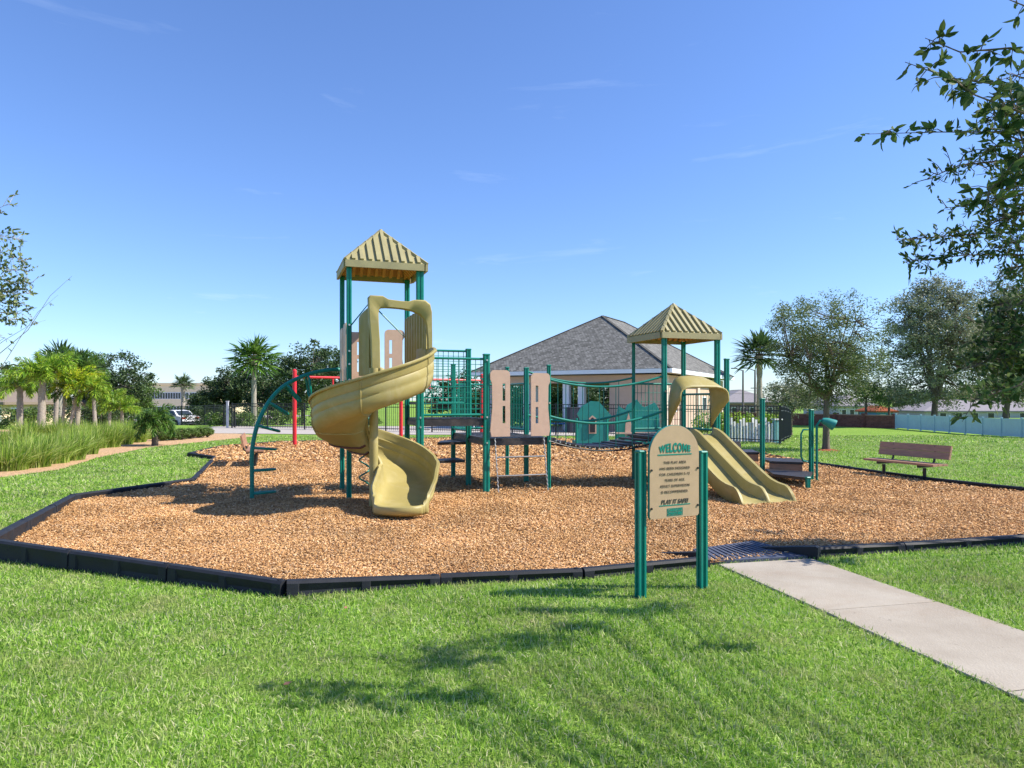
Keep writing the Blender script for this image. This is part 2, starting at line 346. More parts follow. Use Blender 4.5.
def tree(name, base, crown, rad, th, tr, label, cat='tree', leafm='oak', group=None, ncl=120, nl=90, ll=.1, lw=.05, clr=.35, seed=1, limbs=7, bark='bark', holes=.0):
    """base point; crown centre above base (dx,dy,dz); radii; trunk height th and radius tr"""
    rng = np.random.default_rng(seed); rnd = random.Random(seed)
    base = Vector(base); t = thing(name, base, label, cat, group)
    cc = base+Vector(crown); fork = base+Vector((crown[0]*.3, crown[1]*.3, th))
    mb = MB(); mb.tube([base-Vector((0,0,.1)), base+Vector((0,0,th*.12)), base+Vector((crown[0]*.1,0,th*.55)), fork], [tr*1.5, tr*1.05, tr*.9, tr*.8], 9)
    nodes = []
    for i in range(limbs):
        a = 2*math.pi*(i+.4*rnd.random())/limbs; e = rnd.uniform(.25, 1.0)
        tip = cc+Vector((math.cos(a)*rad[0]*.62*(1.1-e*.5), math.sin(a)*rad[1]*.62*(1.1-e*.5), rad[2]*(e-.45)*.95))
        mid = fork.lerp(tip, .5)+Vector((rnd.uniform(-.1,.1)*rad[0], rnd.uniform(-.1,.1)*rad[1], -.05*rad[2]))
        mb.tube([fork, fork.lerp(mid,.5)+Vector((0,0,.04*rad[2])), mid, tip], [tr*.62, tr*.45, tr*.3, tr*.1], 6)
        nodes += [fork.lerp(mid,.6), mid, mid.lerp(tip,.5), tip]
    C = []
    lob = [(rng.normal(size=3), rng.uniform(.75, 1.18)) for _ in range(9)]
    while len(C) < ncl:
        d = rng.normal(size=3); d /= np.linalg.norm(d); r = rng.random()**.4
        k = 1.0
        for q, f in lob:
            qn = q/np.linalg.norm(q); k *= 1+(f-1)*max(0, float(d@qn))**3*1.2
        p = np.array(cc)+d*r*np.array(rad)*k
        if p[2] < base.z+th*.75: continue
        if rng.random() < holes and r > .5: continue
        C.append(p)
    for p in C:
        q = Vector(p); n0 = min(nodes, key=lambda k: (k-q).length)
        mb.tube([n0, n0.lerp(q,.55)+Vector((0,0,-.04*rad[2])), q], [tr*.16, tr*.09, tr*.03], 4, False)
    build('trunk', mb, M[bark], t, smooth=60)
    rr = clr*(.6+.8*rng.random(len(C)))
    leaves('crown', C, rr, nl, ll, lw, LF[leafm], t, base, .75, rng)
    return t
def strips(name, lines, widths, m, parent, off, face=None):
    """lines: (N,K,3) ribbon centre lines, widths (K,) or (N,K)"""
    Ln = np.asarray(lines, float); N, K, _ = Ln.shape; wd = np.broadcast_to(np.asarray(widths, float), (N, K))
    d = np.gradient(Ln, axis=1); 
    if face is None: up = np.broadcast_to([0,0,1.], d.shape)
    else: up = np.broadcast_to(face[:,None,:], d.shape)
    s = np.cross(d, up); s /= (np.linalg.norm(s, axis=2)[:,:,None]+1e-9)
    A = Ln+s*wd[:,:,None]/2; B = Ln-s*wd[:,:,None]/2
    V = np.stack([A, B], 2).reshape(-1,3)
    i = np.arange(N)[:,None]*K*2+np.arange(K-1)[None]*2
    Fq = np.stack([i, i+1, i+3, i+2], -1).reshape(-1,4)
    return np_mesh(name, V, Fq, m, parent, off)
def palm(name, base, th, tr, cr, label, kind='pinnate', leafm='palm', group=None, nf=18, seed=1, lean=(0,0), cat='palm tree', bark='barkgrey', droop=1.0, hang=.55):
    rng = np.random.default_rng(seed); base = Vector(base); t = thing(name, base, label, cat, group)
    top = base+Vector((lean[0], lean[1], th)); mb = MB()
    pts = []; rr = []
    for i in range(15):
        f = i/14; pts.append(base.lerp(top, f)+Vector((lean[0]*.15*math.sin(f*3.1), 0, -.05*(i==0)))); rr.append(tr*(1.25-.35*f+(.08 if i%2 else -.05)+(.45*max(0,(f-.72)/.28) if kind=='fan' else .1*f)))
    mb.tube(pts, rr, 10); build('trunk', mb, M[bark], t, smooth=50)
    T = np.array(top); lines = []; wds = []; stems = MB()
    for i in range(nf):
        a = i*2.399+rng.random()*.4; el = R(82-130*hang*(i/nf)**.9*2*.75)*(1) ; el += rng.normal()*.08
        out = np.array([math.cos(a), math.sin(a), 0]); L0 = cr*(.8+.35*rng.random())
        if kind == 'pinnate':
            K = 9; sp = []; p = T.copy(); e = el
            for k in range(K):
                sp.append(p.copy()); p = p+(out*math.cos(e)+np.array([0,0,1])*math.sin(e))*L0/(K-1); e -= .30*droop*(1+.35*k/K)
            sp = np.array(sp); stems.tube([tuple(q) for q in sp], [.02*cr]*3+[.008*cr]*(K-3), 4, False)
            side = np.array([-out[1], out[0], 0])
            for q in np.linspace(.15, 1, 26):
                x = q*(K-1); k = min(K-2, int(x)); b = sp[k]+(sp[k+1]-sp[k])*(x-k); dd = sp[k+1]-sp[k]; dd /= np.linalg.norm(dd)
                l = L0*.30*math.sin(math.pi*(.14+.8*q))**.6
                for s in (-1, 1, -1, 1):
                    pr = rng.normal(size=3); pr -= dd*pr.dot(dd); pr /= np.linalg.norm(pr)+1e-6
                    v = side*s*.45+pr*.6+dd*.75+np.array([0,0,-.05])+rng.normal(size=3)*.12; v /= np.linalg.norm(v)
                    lines.append([b, b+v*l*.5, b+v*l+np.array([0,0,-l*.2])]); wds.append([.012*cr+.006, .022*cr+.010, .003])
        else:
            L1 = L0*.42; dirv = out*math.cos(el)+np.array([0,0,1])*math.sin(el); hub = T+dirv*L1
            stems.tube([tuple(T), tuple(hub)], [.018*cr, .01*cr], 4, False)
            side = np.array([-out[1], out[0], 0]); upv = np.cross(dirv, side)
            for s in np.linspace(-1.9, 1.9, 17):
                v = dirv*math.cos(s)+side*math.sin(s)+upv*rng.normal()*.12; v /= np.linalg.norm(v); l = L0*.66*(1-.10*abs(s))
                lines.append([hub, hub+v*l*.6, hub+v*l+np.array([0,0,-l*.3*droop])]); wds.append([.03*cr, .07*cr, .01])
    build('stem', stems, M['khaki_roof'] if kind != 'fan' else M['bark'], t)
    face = rng.normal(size=(len(lines),3))*.35+np.array([0,0,1.])
    strips('crown', lines, wds, LF[leafm], t, base, face)
    return t

# ================================================================== SETTING
# terrain
def axis(vals): return np.array(sorted(set(vals)), float)
xs = axis(list(np.arange(-40, 60.1, 2))+[-900,-600,-400,-250,-160,-110,-80,-60,-50,75,95,120,160,220,300,450,700,1000])
ys = axis(list(np.arange(-20, 100.1, 2))+[-80,-40,115,135,160,200,260,350,500,800,1300,2000])
XX, YY = np.meshgrid(xs, ys); V = np.stack([XX, YY, H(XX, YY)], -1).reshape(-1,3)
nx, ny = len(xs), len(ys); i = (np.arange(ny-1)[:,None]*nx+np.arange(nx-1)[None]).ravel()
lawn = np_mesh('lawn', V, np.stack([i, i+1, i+nx+1, i+nx], 1), M['lawn']); tag(lawn, kind='structure')
lawn.data.polygons.foreach_set('use_smooth', [True]*len(lawn.data.polygons))

def K(px, yt, hk):
    Y = (EYE-hk)*F/(yt-HZ); return ((px-512)/F*Y, Y, hk)
# outline of the mulch bed: (x, y, kerb height)
NEAR = [K(-12,538,.20), K(286,580,.13), K(440,574,.085), K(582,568,.085), K(708,557,.085)]
LEFT = [K(-12,538,.20), K(73,494,.14), K(193,478,.10), K(215,456,.10), K(189,452.6,.10), K(222,445,.10), K(278,441,.10), K(340,439.5,.10), K(430,437.5,.09), K(540,438,.08), K(620,440,.08), K(700,445,.08), K(760,452.5,.08), K(820,462.5,.10), K(926,477,.11), K(1024,487,.11), K(1150,497,.11)]
RIGHT = [K(809,547,.10), K(902,542.5,.09), K(1024,535,.09), K(1180,525,.09)]
corner = (10.2, 9.2)
poly = [(a[0], a[1]) for a in NEAR]+[(2.85,6.95)]+[(a[0], a[1]) for a in RIGHT]+[corner]+[(a[0], a[1]) for a in reversed(LEFT[1:])]
poly = np.array(poly)
def inside(x, y, pl=poly):
    x = np.asarray(x); y = np.asarray(y); r = np.zeros(x.shape, bool); n = len(pl); j = n-1
    for i in range(n):
        xi, yi = pl[i]; xj, yj = pl[j]
        c = ((yi > y) != (yj > y)) & (x < (xj-xi)*(y-yi)/(yj-yi+1e-12)+xi); r ^= c; j = i
    return r
from mathutils.geometry import tessellate_polygon
mb = MB(); pv = [Vector((p[0], p[1], .03)) for p in poly]
mb.v = [tuple(p) for p in pv]; mb.f = [tuple(reversed(t)) if (pv[t[1]]-pv[t[0]]).cross(pv[t[2]]-pv[t[0]]).z < 0 else tuple(t) for t in tessellate_polygon([pv])]
tag(build('mulch_bed', mb, M['mulch']), kind='structure')
# path
PA = np.array([1.93, 6.54]); PD = np.array([.235, -1.0]); PD /= np.linalg.norm(PD); PN = np.array([-PD[1], PD[0]])
PWID = 1.00
def path_pt(t, s): q = PA+PD*t+PN*s; return q
slabs = MB(); jt = [-.02, 1.47, 2.93, 4.4, 5.9, 7.4]
for a, b in zip(jt[:-1], jt[1:]):
    q = [path_pt(a+.006, 0), path_pt(b-.006, 0), path_pt(b-.006, PWID), path_pt(a+.006, PWID)]
    n = len(slabs.v)
    pts = [(p[0], p[1], z) for z in (-.05, .012) for p in q]
    c = path_pt((a+b)/2, PWID/2)
    top = [(p[0]+(c[0]-p[0])*.008, p[1]+(c[1]-p[1])*.008, .016) for p in q]
    slabs.add(pts+top, [(0,1,5,4),(1,2,6,5),(2,3,7,6),(3,0,4,7),(4,5,9,8),(5,6,10,9),(6,7,11,10),(7,4,8,11),(8,9,10,11)])
tag(build('path', slabs, M['concrete']), kind='structure')
ppoly = np.array([path_pt(-.02,.035), path_pt(7.4,.035), path_pt(7.4,PWID-.02), path_pt(-.02,PWID-.02)])
# dark soil seen in the slab joints
mb = MB(); mb.add([(p[0],p[1],.004) for p in ppoly], [(0,1,2,3)]); tag(build('path_bed', mb, M['asphalt']), kind='structure')

# far patio strip behind the playground, road with the car, planting bed
def sheet(name, pts, m, z=.01):
    pts = [Vector((p[0], p[1], float(H(p[0], p[1]))+z)) for p in pts]; mb = MB(); mb.v = [tuple(p) for p in pts]
    mb.f = [tuple(t) if (pts[t[1]]-pts[t[0]]).cross(pts[t[2]]-pts[t[0]]).z > 0 else tuple(reversed(t)) for t in tessellate_polygon([pts])]
    return tag(build(name, mb, m), kind='structure')
sheet('patio', [G(200,433.5), G(350,435), G(480,435), G(610,436.5), G(700,438), G(745,441), (9.6,25.2), (13,33), (12,40), (5,41), (-17,41), G(205,427.5)], M['paver'], .02)
bed = [G(-200,492), G(0,478), G(60,470), G(98,458), G(150,447.5), G(200,442.5), G(262,436), G(215,432), G(170,430), G(60,428), G(-60,432), G(-260,450)]
sheet('planting_bed', [(p[0], p[1]) for p in bed], M['gravel'], .012)
bedp = np.array([(p[0], p[1]) for p in bed])
rd = MB()
for a in range(8):
    x0, x1 = -60+a*5, -55+a*5
    rd.add([(x0,54,-.74+.0),(x1,54,-.74),(x1,68,-.785),(x0,68,-.785)], [(0,1,2,3)])
tag(build('road', rd, M['asphalt']), kind='structure')
sheet('added_bounce_paving', [(-75,76),(-30,76),(-30,108),(-75,108)], M['paver'], .02)  # paving added to cut green lawn bounce on the office wall
mb = MB(); mb.add([(x, y, -.785) for x, y in ((-60,58.2),(-20,58.2),(-20,58.35),(-60,58.35))], [(0,1,2,3)])
# grass blades --------------------------------------------------------
def blades(reg, dens, hgt, wid, seed, segs=3, tilt=1.25):
    rng = np.random.default_rng(seed); x0, x1, y0, y1 = reg
    N = int((x1-x0)*(y1-y0)*dens); x = rng.uniform(x0, x1, N); y = rng.uniform(y0, y1, N)
    vis = (np.abs(x) < y*.74+.8); vis &= ~inside(x, y) & ~inside(x, y, ppoly) & ~inside(x, y, bedp)
    # clumps
    dn = np.sin(x*2.1+1.3*np.sin(y*1.7))+np.sin(y*2.7+1.1*np.sin(x*2.3)); keep = rng.random(N) < .82+.12*dn
    x = x[vis & keep]; y = y[vis & keep]; N = len(x); z = H(x, y)
    d = rng.uniform(0, 2*np.pi, N); h = hgt*rng.uniform(.5, 1.25, N)*(1+.12*np.sin(x*1.3)*np.sin(y*1.9)); t = rng.uniform(.08, tilt, N)
    o = np.stack([np.cos(d), np.sin(d), np.zeros(N)], 1); ln = []
    for k in range(segs):
        f = k/(segs-1); c = (f+f*f*.5)/1.5
        ln.append(np.stack([x, y, z-.004], 1)+o*(h*np.sin(t)*c*1.1)[:,None]+np.array([0,0,1])*(h*np.cos(t*(.6+.5*f))*f)[:,None])
    ln = np.stack(ln, 1); fc = rng.normal(size=(N,3)); fc[:,2] += .5
    wd = np.array([1, .85, .12]) if segs == 3 else np.array([1, .15])
    return ln, wd[None]*(wid*rng.uniform(.6, 1.3, N))[:,None], fc
def lawn_patch(regs, name):
    Ls, Ws, Fs = [], [], []
    for r in regs:
        l, w_, f = blades(*r); Ls.append(l); Ws.append(w_); Fs.append(f)
    o = strips(name, np.concatenate(Ls), np.concatenate(Ws), M['blades'], None, (0,0,0), np.concatenate(Fs))
    return o
g = lawn_patch([((-4.5,4.5,2.3,4.2), 10500, .042, .0048, 1), ((-7,7,4.2,6.9), 6500, .042, .0062, 2), ((-10,10,6.9,10.5), 3000, .045, .010, 3), ((-12,13,10.5,17), 1000, .05, .016, 4)], 'grass')
tag(g, 'short bright green lawn grass around the mulch bed and path', 'grass', kind='stuff')
g = lawn_patch([((-16,26,17,30), 420, .055, .022, 5), ((6,42,30,60), 55, .11, .08, 6)], 'grass')
tag(g, 'distant sunlit lawn grass running back to the walls', 'grass', kind='stuff')
# wood chips ------------------------------------------------------------
def chips(regs):
    Vs = []
    for (x0,x1,y0,y1), dens, sc, seed in regs:
        rng = np.random.default_rng(seed); N = int((x1-x0)*(y1-y0)*dens); x = rng.uniform(x0,x1,N); y = rng.uniform(y0,y1,N)
        k = (np.abs(x) < y*.74+.5) & inside(x, y); x = x[k]; y = y[k]; N = len(x)
        l = rng.uniform(.018,.045,N)*sc; wd = rng.uniform(.007,.015,N)*sc; th = rng.uniform(.002,.005,N)*sc
        a = rng.uniform(0, 2*np.pi, N); e = rng.normal(0, .28, N); ro = rng.normal(0, .35, N)
        A = np.stack([np.cos(a)*np.cos(e), np.sin(a)*np.cos(e), np.sin(e)], 1)
        B = np.cross(np.stack([np.sin(ro)*.5, np.sin(ro)*.3, np.ones(N)], 1), A); B /= np.linalg.norm(B, axis=1)[:,None]; C = np.cross(A, B)
        mound = .012*np.sin(x*3.1+np.sin(y*2))*np.sin(y*2.7)
        p = np.stack([x, y, .034+mound+rng.random(N)*.022*sc], 1)
        vs = [p+A*(sx*l/2)[:,None]*(1-.25*(sx>0)*(sy>0))+B*(sy*wd/2)[:,None]+C*(sz*th/2)[:,None] for sz in (-1,1) for sx, sy in ((-1,-1),(1,-1),(1,1),(-1,1))]
        Vs.append(np.stack(vs, 1))
    V = np.concatenate(Vs); N = len(V); fi = np.array([(4,5,6,7),(0,1,5,4),(1,2,6,5),(2,3,7,6),(3,0,4,7)])
    Fq = (np.arange(N)[:,None,None]*8+fi[None]).reshape(-1,4)
    return np_mesh('wood_chips', V.reshape(-1,3), Fq, M['chips'])
o = chips([((-6,6,5.3,8),3400,.82,21), ((-8,9,8,11.5),2000,1.0,22), ((-13,13,11.5,17),800,1.4,23), ((-19,15,17,28),110,3.2,24)])
tag(o, 'loose tan and orange wood chip mulch filling the play area', 'wood chips', kind='stuff')

# ------------------------------------------------------------------ border timbers and ramp
border = thing('playground_border', (NEAR[1][0], NEAR[1][1], 0), 'low black plastic timber edging running all round the wood chip play area', 'edging')
def timber(a, b, last=False):
    a = Vector(a); b = Vector(b); d = Vector((b.x-a.x, b.y-a.y, 0)); Ln = d.length; d.normalize(); n = Vector((-d.y, d.x, 0))
    mb = MB(); wd = .10; g_ = .006
    prof = lambda h: [(-wd/2-.01, -.05), (-wd/2-.004, h*.35), (-wd/2, h-.02), (-wd/2+.02, h), (wd/2-.02, h), (wd/2, h-.02), (wd/2+.004, h*.35), (wd/2+.01, -.05)]
    ts = [g_, .09, .10, Ln*.5-.04, Ln*.5-.03, Ln*.5+.03, Ln*.5+.04, Ln-.10, Ln-.09, Ln-g_]; slot = [0,0,1,1,0,0,1,1,0,0]
    rows = []
    for t, s_ in zip(ts, slot):
        h = a.z+(b.z-a.z)*t/Ln; pr = prof(h); r = []
        for i, (u_, z) in enumerate(pr):
            if s_ and i in (1, 6) : u_ *= .62
            r.append(Vector((a.x, a.y, 0))+d*t+n*u_+Vector((0,0,z)))
        rows.append(r)
    mb.grid(rows); k = len(mb.v); mb.f.append(tuple(range(0, 8))); mb.f.append(tuple(range(k-1, k-9, -1)))
    # round stake cap at the joint
    c = Vector((b.x, b.y, b.z))-d*.05
    mb.tube([c+Vector((0,0,-.01)), c+Vector((0,0,.008))], .022, 8)
    build('timber', mb, M['black'], border, smooth=25)
def run(pts):
    for a, b in zip(pts[:-1], pts[1:]):
        n = max(1, round((Vector(b[:2])-Vector(a[:2])).length/1.22))
        if a[1] > 20: n = max(1, n//2)
        for k in range(n):
            p = [a[i]+(b[i]-a[i])*k/n for i in range(3)]; q = [a[i]+(b[i]-a[i])*(k+1)/n for i in range(3)]
            j = lambda: random.uniform(-.008,.008)
            q2 = [q[0]+j(), q[1]+j(), q[2]+j()*.6]; timber(p, q2)
run(NEAR); run(LEFT); run(RIGHT+[(corner[0], corner[1], .09)]); run([(corner[0], corner[1], .09), LEFT[-1]])
ramp_t = thing('entry_ramp', (2.35, 6.85, 0), 'ribbed dark rubber ramp at the gap where the path meets the wood chips', 'ramp')
mb = MB(); q0 = Vector((*path_pt(-.05, -.07), 0)); q1 = Vector((*path_pt(-.05, PWID+.02), 0)); back = Vector((-.08,.50,0))
c = [q0, q1, q1+back+Vector((-.30,.02,0)), q0+back*.72]
mb.add([c[0]+Vector((0,0,.035)), c[1]+Vector((0,0,.035)), c[2]+Vector((0,0,.075)), c[3]+Vector((0,0,.075))]+[p+Vector((0,0,-.02)) for p in c], [(0,1,2,3),(4,5,1,0),(5,6,2,1),(6,7,3,2),(7,4,0,3)])
build('mat', mb, M['rubber'], ramp_t)
mb = MB()
for k in range(15):
    f = (k+.5)/15; a = c[0].lerp(c[1], f)+Vector((0,0,.037)); b = c[3].lerp(c[2], f)+Vector((0,0,.077)); mb.beam(a.lerp(b,.1), a.lerp(b,.96), .02, .006)
build('rib', mb, M['rubber'], ramp_t)
mb = MB(); mb.prism([(0,-.03),(.8,-.03),(.8,.12),(.78,.13),(0,.03)], (c[1].x-.60,c[1].y+.42,0), Vector((.83,-.55,0)).normalized(), (0,0,1), .09); build('side_wedge', mb, M['black'], ramp_t); mb = MB()
mb.prism([(0,-.03),(.5,-.03),(.5,.09),(.48,.1),(0,.03)], (c[3].x-.42,c[3].y+.03,0), Vector((.45,-.30,0)).normalized(), (0,0,1), .07); build('side_wedge', mb, M['black'], ramp_t)


# ================================================================== PLAY STRUCTURE
U = Vector((.9455,.3256,0)); VV = Vector((-.3256,.9455,0)); LD = 1.10; P1 = Vector((-2.50,10.74,0)); Z = Vector((0,0,1)); RZ = math.atan2(U.y, U.x)
ps = thing('play_structure', P1+U*2.2+VV*.5, 'green and khaki climbing structure with spiral slide, double slide and bridge', 'play structure')
def g2(a, b, z=0): return P1+U*LD*a+VV*LD*b+Vector((0,0,z))
def post(p, h, wd=.085, wd2=None, cap=True):
    wd2 = wd2 or wd*.75; mb = MB(); gr = .012
    a, b = wd/2, wd2/2; o = [(-a+.012,-b),(-gr,-b),(-gr*.7,-b+.010),(gr*.7,-b+.010),(gr,-b),(a-.012,-b),(a,-b+.012),(a,-gr),(a-.01,-gr*.7),(a-.01,gr*.7),(a,gr),(a,b-.012),(a-.012,b),(gr,b),(gr*.7,b-.01),(-gr*.7,b-.01),(-gr,b),(-a+.012,b),(-a,b-.012),(-a,gr),(-a+.01,gr*.7),(-a+.01,-gr*.7),(-a,-gr),(-a,-b+.012)]
    vs = [p+U*x+VV*y+Z*z for z in (-.05, h-.02) for x, y in o]; n = len(o)
    mb.add(vs, [(i,(i+1)%n,n+(i+1)%n,n+i) for i in range(n)]+[tuple(range(n,2*n))])
    q = build('post', mb, M['teal'], ps)
    cb = MB(); cb.box(p+Z*(h-.008), (wd+.012, wd2+.012, .03), RZ, .012); build('cap', cb, M['teal'], q)
    return q
E0 = Vector((2.68,12.33,0))
def e2(a, b, z=0): return E0+U*LD*a+VV*LD*b+Vector((0,0,z))
# tower A
post(g2(0,0), 3.62, .078); post(g2(0,1), 3.62, .078); post(g2(1,0), 3.62, .115); post(g2(1,1), 3.62, .085)
post(g2(2,0), 2.30, .105); post(g2(2,1), 2.46, .09); post(g2(3,0), 2.14, .065); post(g2(3,1), 2.14, .085)
post(g2(2,2), 2.24, .085); post(g2(3,2), 2.2, .07)
post(e2(0,0), 2.68, .09); post(e2(0,1), 2.68, .06); post(e2(1,0), 2.68, .10); post(e2(1,1), 2.68, .085)
post(Vector((4.17,13.6,0)), 2.35, .095); post(Vector((4.90,13.7,0)), 1.58, .09); post(Vector((5.60,13.1,0)), 1.37, .085); post(Vector((5.02,11.88,0)), .24, .08)
def deck(corners, z, th=.05):
    mb = MB(); c = sum(corners, Vector((0,0,0)))/len(corners)
    cs = [c+(p-c)*.985 for p in corners]; n = len(cs)
    mb.add([p+Z*zz for zz in (z-th, z) for p in cs], [tuple(range(n-1,-1,-1)), tuple(range(n,2*n))]+[(i,(i+1)%n,n+(i+1)%n,n+i) for i in range(n)])
    for i in range(n):
        a, b = cs[i]*1.0, cs[(i+1)%n]*1.0; mb.beam(a+Z*(z-th-.035), b+Z*(z-th-.035), .03, .07)
    # raised tread dots
    if n == 4:
        for i in range(1,9):
            for j in range(1,9):
                p = cs[0].lerp(cs[1], i/9).lerp(cs[3].lerp(cs[2], i/9), j/9); mb.box(p+Z*(z+.002), (.03,.03,.006), RZ)
    return build('deck', mb, M['deck'], ps)
def cell(f, a, b): return [f(a,b), f(a+1,b), f(a+1,b+1), f(a,b+1)]
deck(cell(g2,0,0), 1.83); deck(cell(g2,1,0), 1.25); deck(cell(g2,2,0), .92); deck(cell(g2,2,1), .92); deck(cell(e2,0,0), .92)
deck([e2(1,0), Vector((4.25,13.0,0)), Vector((4.17,13.6,0)), e2(1,1)], .78)
def step(corners, z, th=.045, riser=None):
    mb = MB(); n = len(corners); mb.add([p+Z*zz for zz in (z-th, z) for p in corners], [tuple(range(n-1,-1,-1)), tuple(range(n,2*n))]+[(i,(i+1)%n,n+(i+1)%n,n+i) for i in range(n)])
    s = build('step', mb, M['deck'], ps)
    if riser:
        r = MB(); r.beam(corners[0].lerp(corners[1],.0)+Z*(z-th-riser/2)+VV*.03, corners[0].lerp(corners[1],1.0)+Z*(z-th-riser/2)+VV*.03, .02, riser); build('riser', r, M['wood'], s)
    return s
Vx = lambda x, y: Vector((x, y, 0))
step([Vx(4.70,12.6), Vx(5.07,11.95), Vx(5.58,13.0), Vx(4.92,13.6)], .22)
step([Vx(4.98,13.50), Vx(5.52,13.25), Vx(5.8,14.1), Vx(5.1,14.4)], .37, riser=.20)
step([Vx(4.42,13.85), Vx(4.88,13.82), Vx(5.0,14.6), Vx(4.42,14.7)], .52, riser=.14)
step([Vx(4.22,13.7), Vx(4.45,13.75), Vx(4.45,14.5), Vx(4.2,14.4)], .66, riser=.1)
# steps between decks
step([g2(1.25,1.02), g2(1.95,1.02), g2(1.95,1.5), g2(1.25,1.3)], .48)
step([g2(1.5,1.05), g2(2.0,1.05), g2(2.0,1.9), g2(1.7,1.6)], .80)
step([g2(1.02,.35), g2(1.35,.35), g2(1.35,.95), g2(1.02,.95)], 1.52)
# roofs
def roof(cen, z0, zt, h):
    r = MB(); un = MB(); T = cen+Z*zt; cs = [cen+U*h*a+VV*h*b+Z*z0 for a, b in ((-1,-1),(1,-1),(1,1),(-1,1))]
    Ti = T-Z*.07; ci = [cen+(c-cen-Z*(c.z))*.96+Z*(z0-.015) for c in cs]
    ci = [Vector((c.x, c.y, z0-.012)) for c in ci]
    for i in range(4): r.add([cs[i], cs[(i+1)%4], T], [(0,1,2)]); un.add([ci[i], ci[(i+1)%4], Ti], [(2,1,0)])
    for i in range(4):
        A, B = cs[i], cs[(i+1)%4]; m = (A+B)/2; nn = (B-A).cross(T-m).normalized()
        if nn.z < 0: nn = -nn
        for k in range(1, 10):
            s = k/10; l = 1-abs(2*s-1); p0 = A.lerp(B, s); p1 = p0+(T-m)*l*.97
            r.beam(p0+nn*.012, p1+nn*.012, .052, .045, nn)
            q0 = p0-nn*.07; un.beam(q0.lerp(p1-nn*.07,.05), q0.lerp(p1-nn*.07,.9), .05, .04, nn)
        r.beam(A+(T-A)*0+nn*.01, T, .05, .04)
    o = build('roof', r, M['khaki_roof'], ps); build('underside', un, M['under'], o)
    f = MB()
    for i in range(4): 
        A, B = cs[i], cs[(i+1)%4]; f.beam(A-Z*.055+(B-A).normalized()*.0, B-Z*.055-(B-A).normalized()*.042,   .04, .105)
    f.tube([T-Z*.03, T+Z*.03], [.06,.02], 8)
    build('fascia', f, M['khaki_roof'], o)
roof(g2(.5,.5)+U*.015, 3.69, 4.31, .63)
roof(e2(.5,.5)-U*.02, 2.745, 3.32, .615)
# mesh barriers
def barrier(a, b, z0, z1, sp=.085, hs=None, rail=.02):
    mb = MB(); d = (b-a); n = max(2, round(d.length/sp))
    for k in range(1, n): p = a.lerp(b, k/n); mb.tube([p+Z*z0, p+Z*z1], .0055, 4, False)
    if hs:
        m = round((z1-z0)/hs)
        for k in range(1, m): mb.tube([a+Z*(z0+(z1-z0)*k/m), b+Z*(z0+(z1-z0)*k/m)], .0045, 4, False)
    o = build('barrier', mb, M['teal'], ps)
    for z in (z0, z1): rl = MB(); rl.tube([a+Z*z, b+Z*z], rail, 8); build('rail', rl, M['teal'], o, smooth=60)
barrier(g2(1,0), g2(2,0), 1.31, 2.22, .09, .09); barrier(g2(1,1), g2(2,1), 1.50, 2.42, .09, .09)
barrier(g2(2,1), g2(2,2), 1.0, 1.80, .10); barrier(g2(2,2), g2(3,2), 1.0, 1.85, .09, .09); barrier(g2(3,1), g2(3,2), 1.0, 1.85, .09, .09)
barrier(e2(0,1), e2(1,1), 1.0, 1.86, .085, .17); barrier(e2(1,0.08), e2(1,1), 1.0, 1.66, .085, .28)
# bolts
mb = MB()
for p, zs in ((g2(1,0),(1.27,1.12,2.2)), (g2(2,0),(1.27,.85,2.2)), (g2(0,0),(1.86,2.3,2.7,2.1)), (g2(3,0),(.86,1.5)), (e2(0,0),(.9,1.7)), (g2(2,1),(.85,1.2))):
    for z in zs: mb = MB(); mb.tube([p-VV*.03+Z*z, p-VV*.052+Z*z], .016, 8); build('bolt', mb, M['bolt'], ps)
# tan routed panels
def panel(o, w_, z0, z1, flip=False, slots=True, A=None):
    A = (A or U)*(-1 if flip else 1); mb = MB(); h = z1-z0; r_ = .07; th = .022
    # solid half with rounded shoulder and a notch at its foot
    s = w_*.62
    arc = [(r_-r_*math.cos(t), h-r_+r_*math.sin(t)) for t in np.linspace(0, math.pi/2, 6)]
    mb.prism([(0.02,0),(.0,h*.1),(.035,h*.45),(.03,h*.8),(0,h*.86)]+arc[0:]+[(s,h),(s,0)], o+Z*z0, A, Z, th)
    t = s; gw = .048; e = w_
    for a, b in ((0,.20),(.46,.54),(.80,1)): 
        mb.prism([(t,h*a),(t+gw,h*a),(t+gw,h*b),(t,h*b)], o+Z*z0, A, Z, th)
    arc2 = [(e-r_+r_*math.sin(t2), h-r_+r_*math.cos(t2)) for t2 in np.linspace(0, math.pi/2, 6)]
    mb.prism([(t+gw,0),(e,0)]+list(reversed(arc2))+[(t+gw,h)], o+Z*z0, A, Z, th)
    return build('play_panel', mb, M['tan'], ps)
panel(g2(2,0)+U*.05-VV*.05, .34, .95, 2.04); panel(g2(3,0)-U*.0-VV*.05, .34, .95, 2.00, True)
panel(g2(0,1)+U*.06, .30, 1.86, 2.70); panel(g2(1,1)-U*.05, .34, 1.86, 2.76, True)
panel(g2(0,0)+VV*.06-U*.03, .42, 1.86, 2.75, A=VV); panel(g2(0,1)-VV*.06-U*.03, .42, 1.86, 2.72, True, A=VV)
# inverted V brace at the back of the tall tower
mb = MB(); mb.tube([g2(.02,1,2.65), g2(.42,1,3.22), g2(.98,1,2.62)], .014, 6); build('brace', mb, M['teal'], ps)
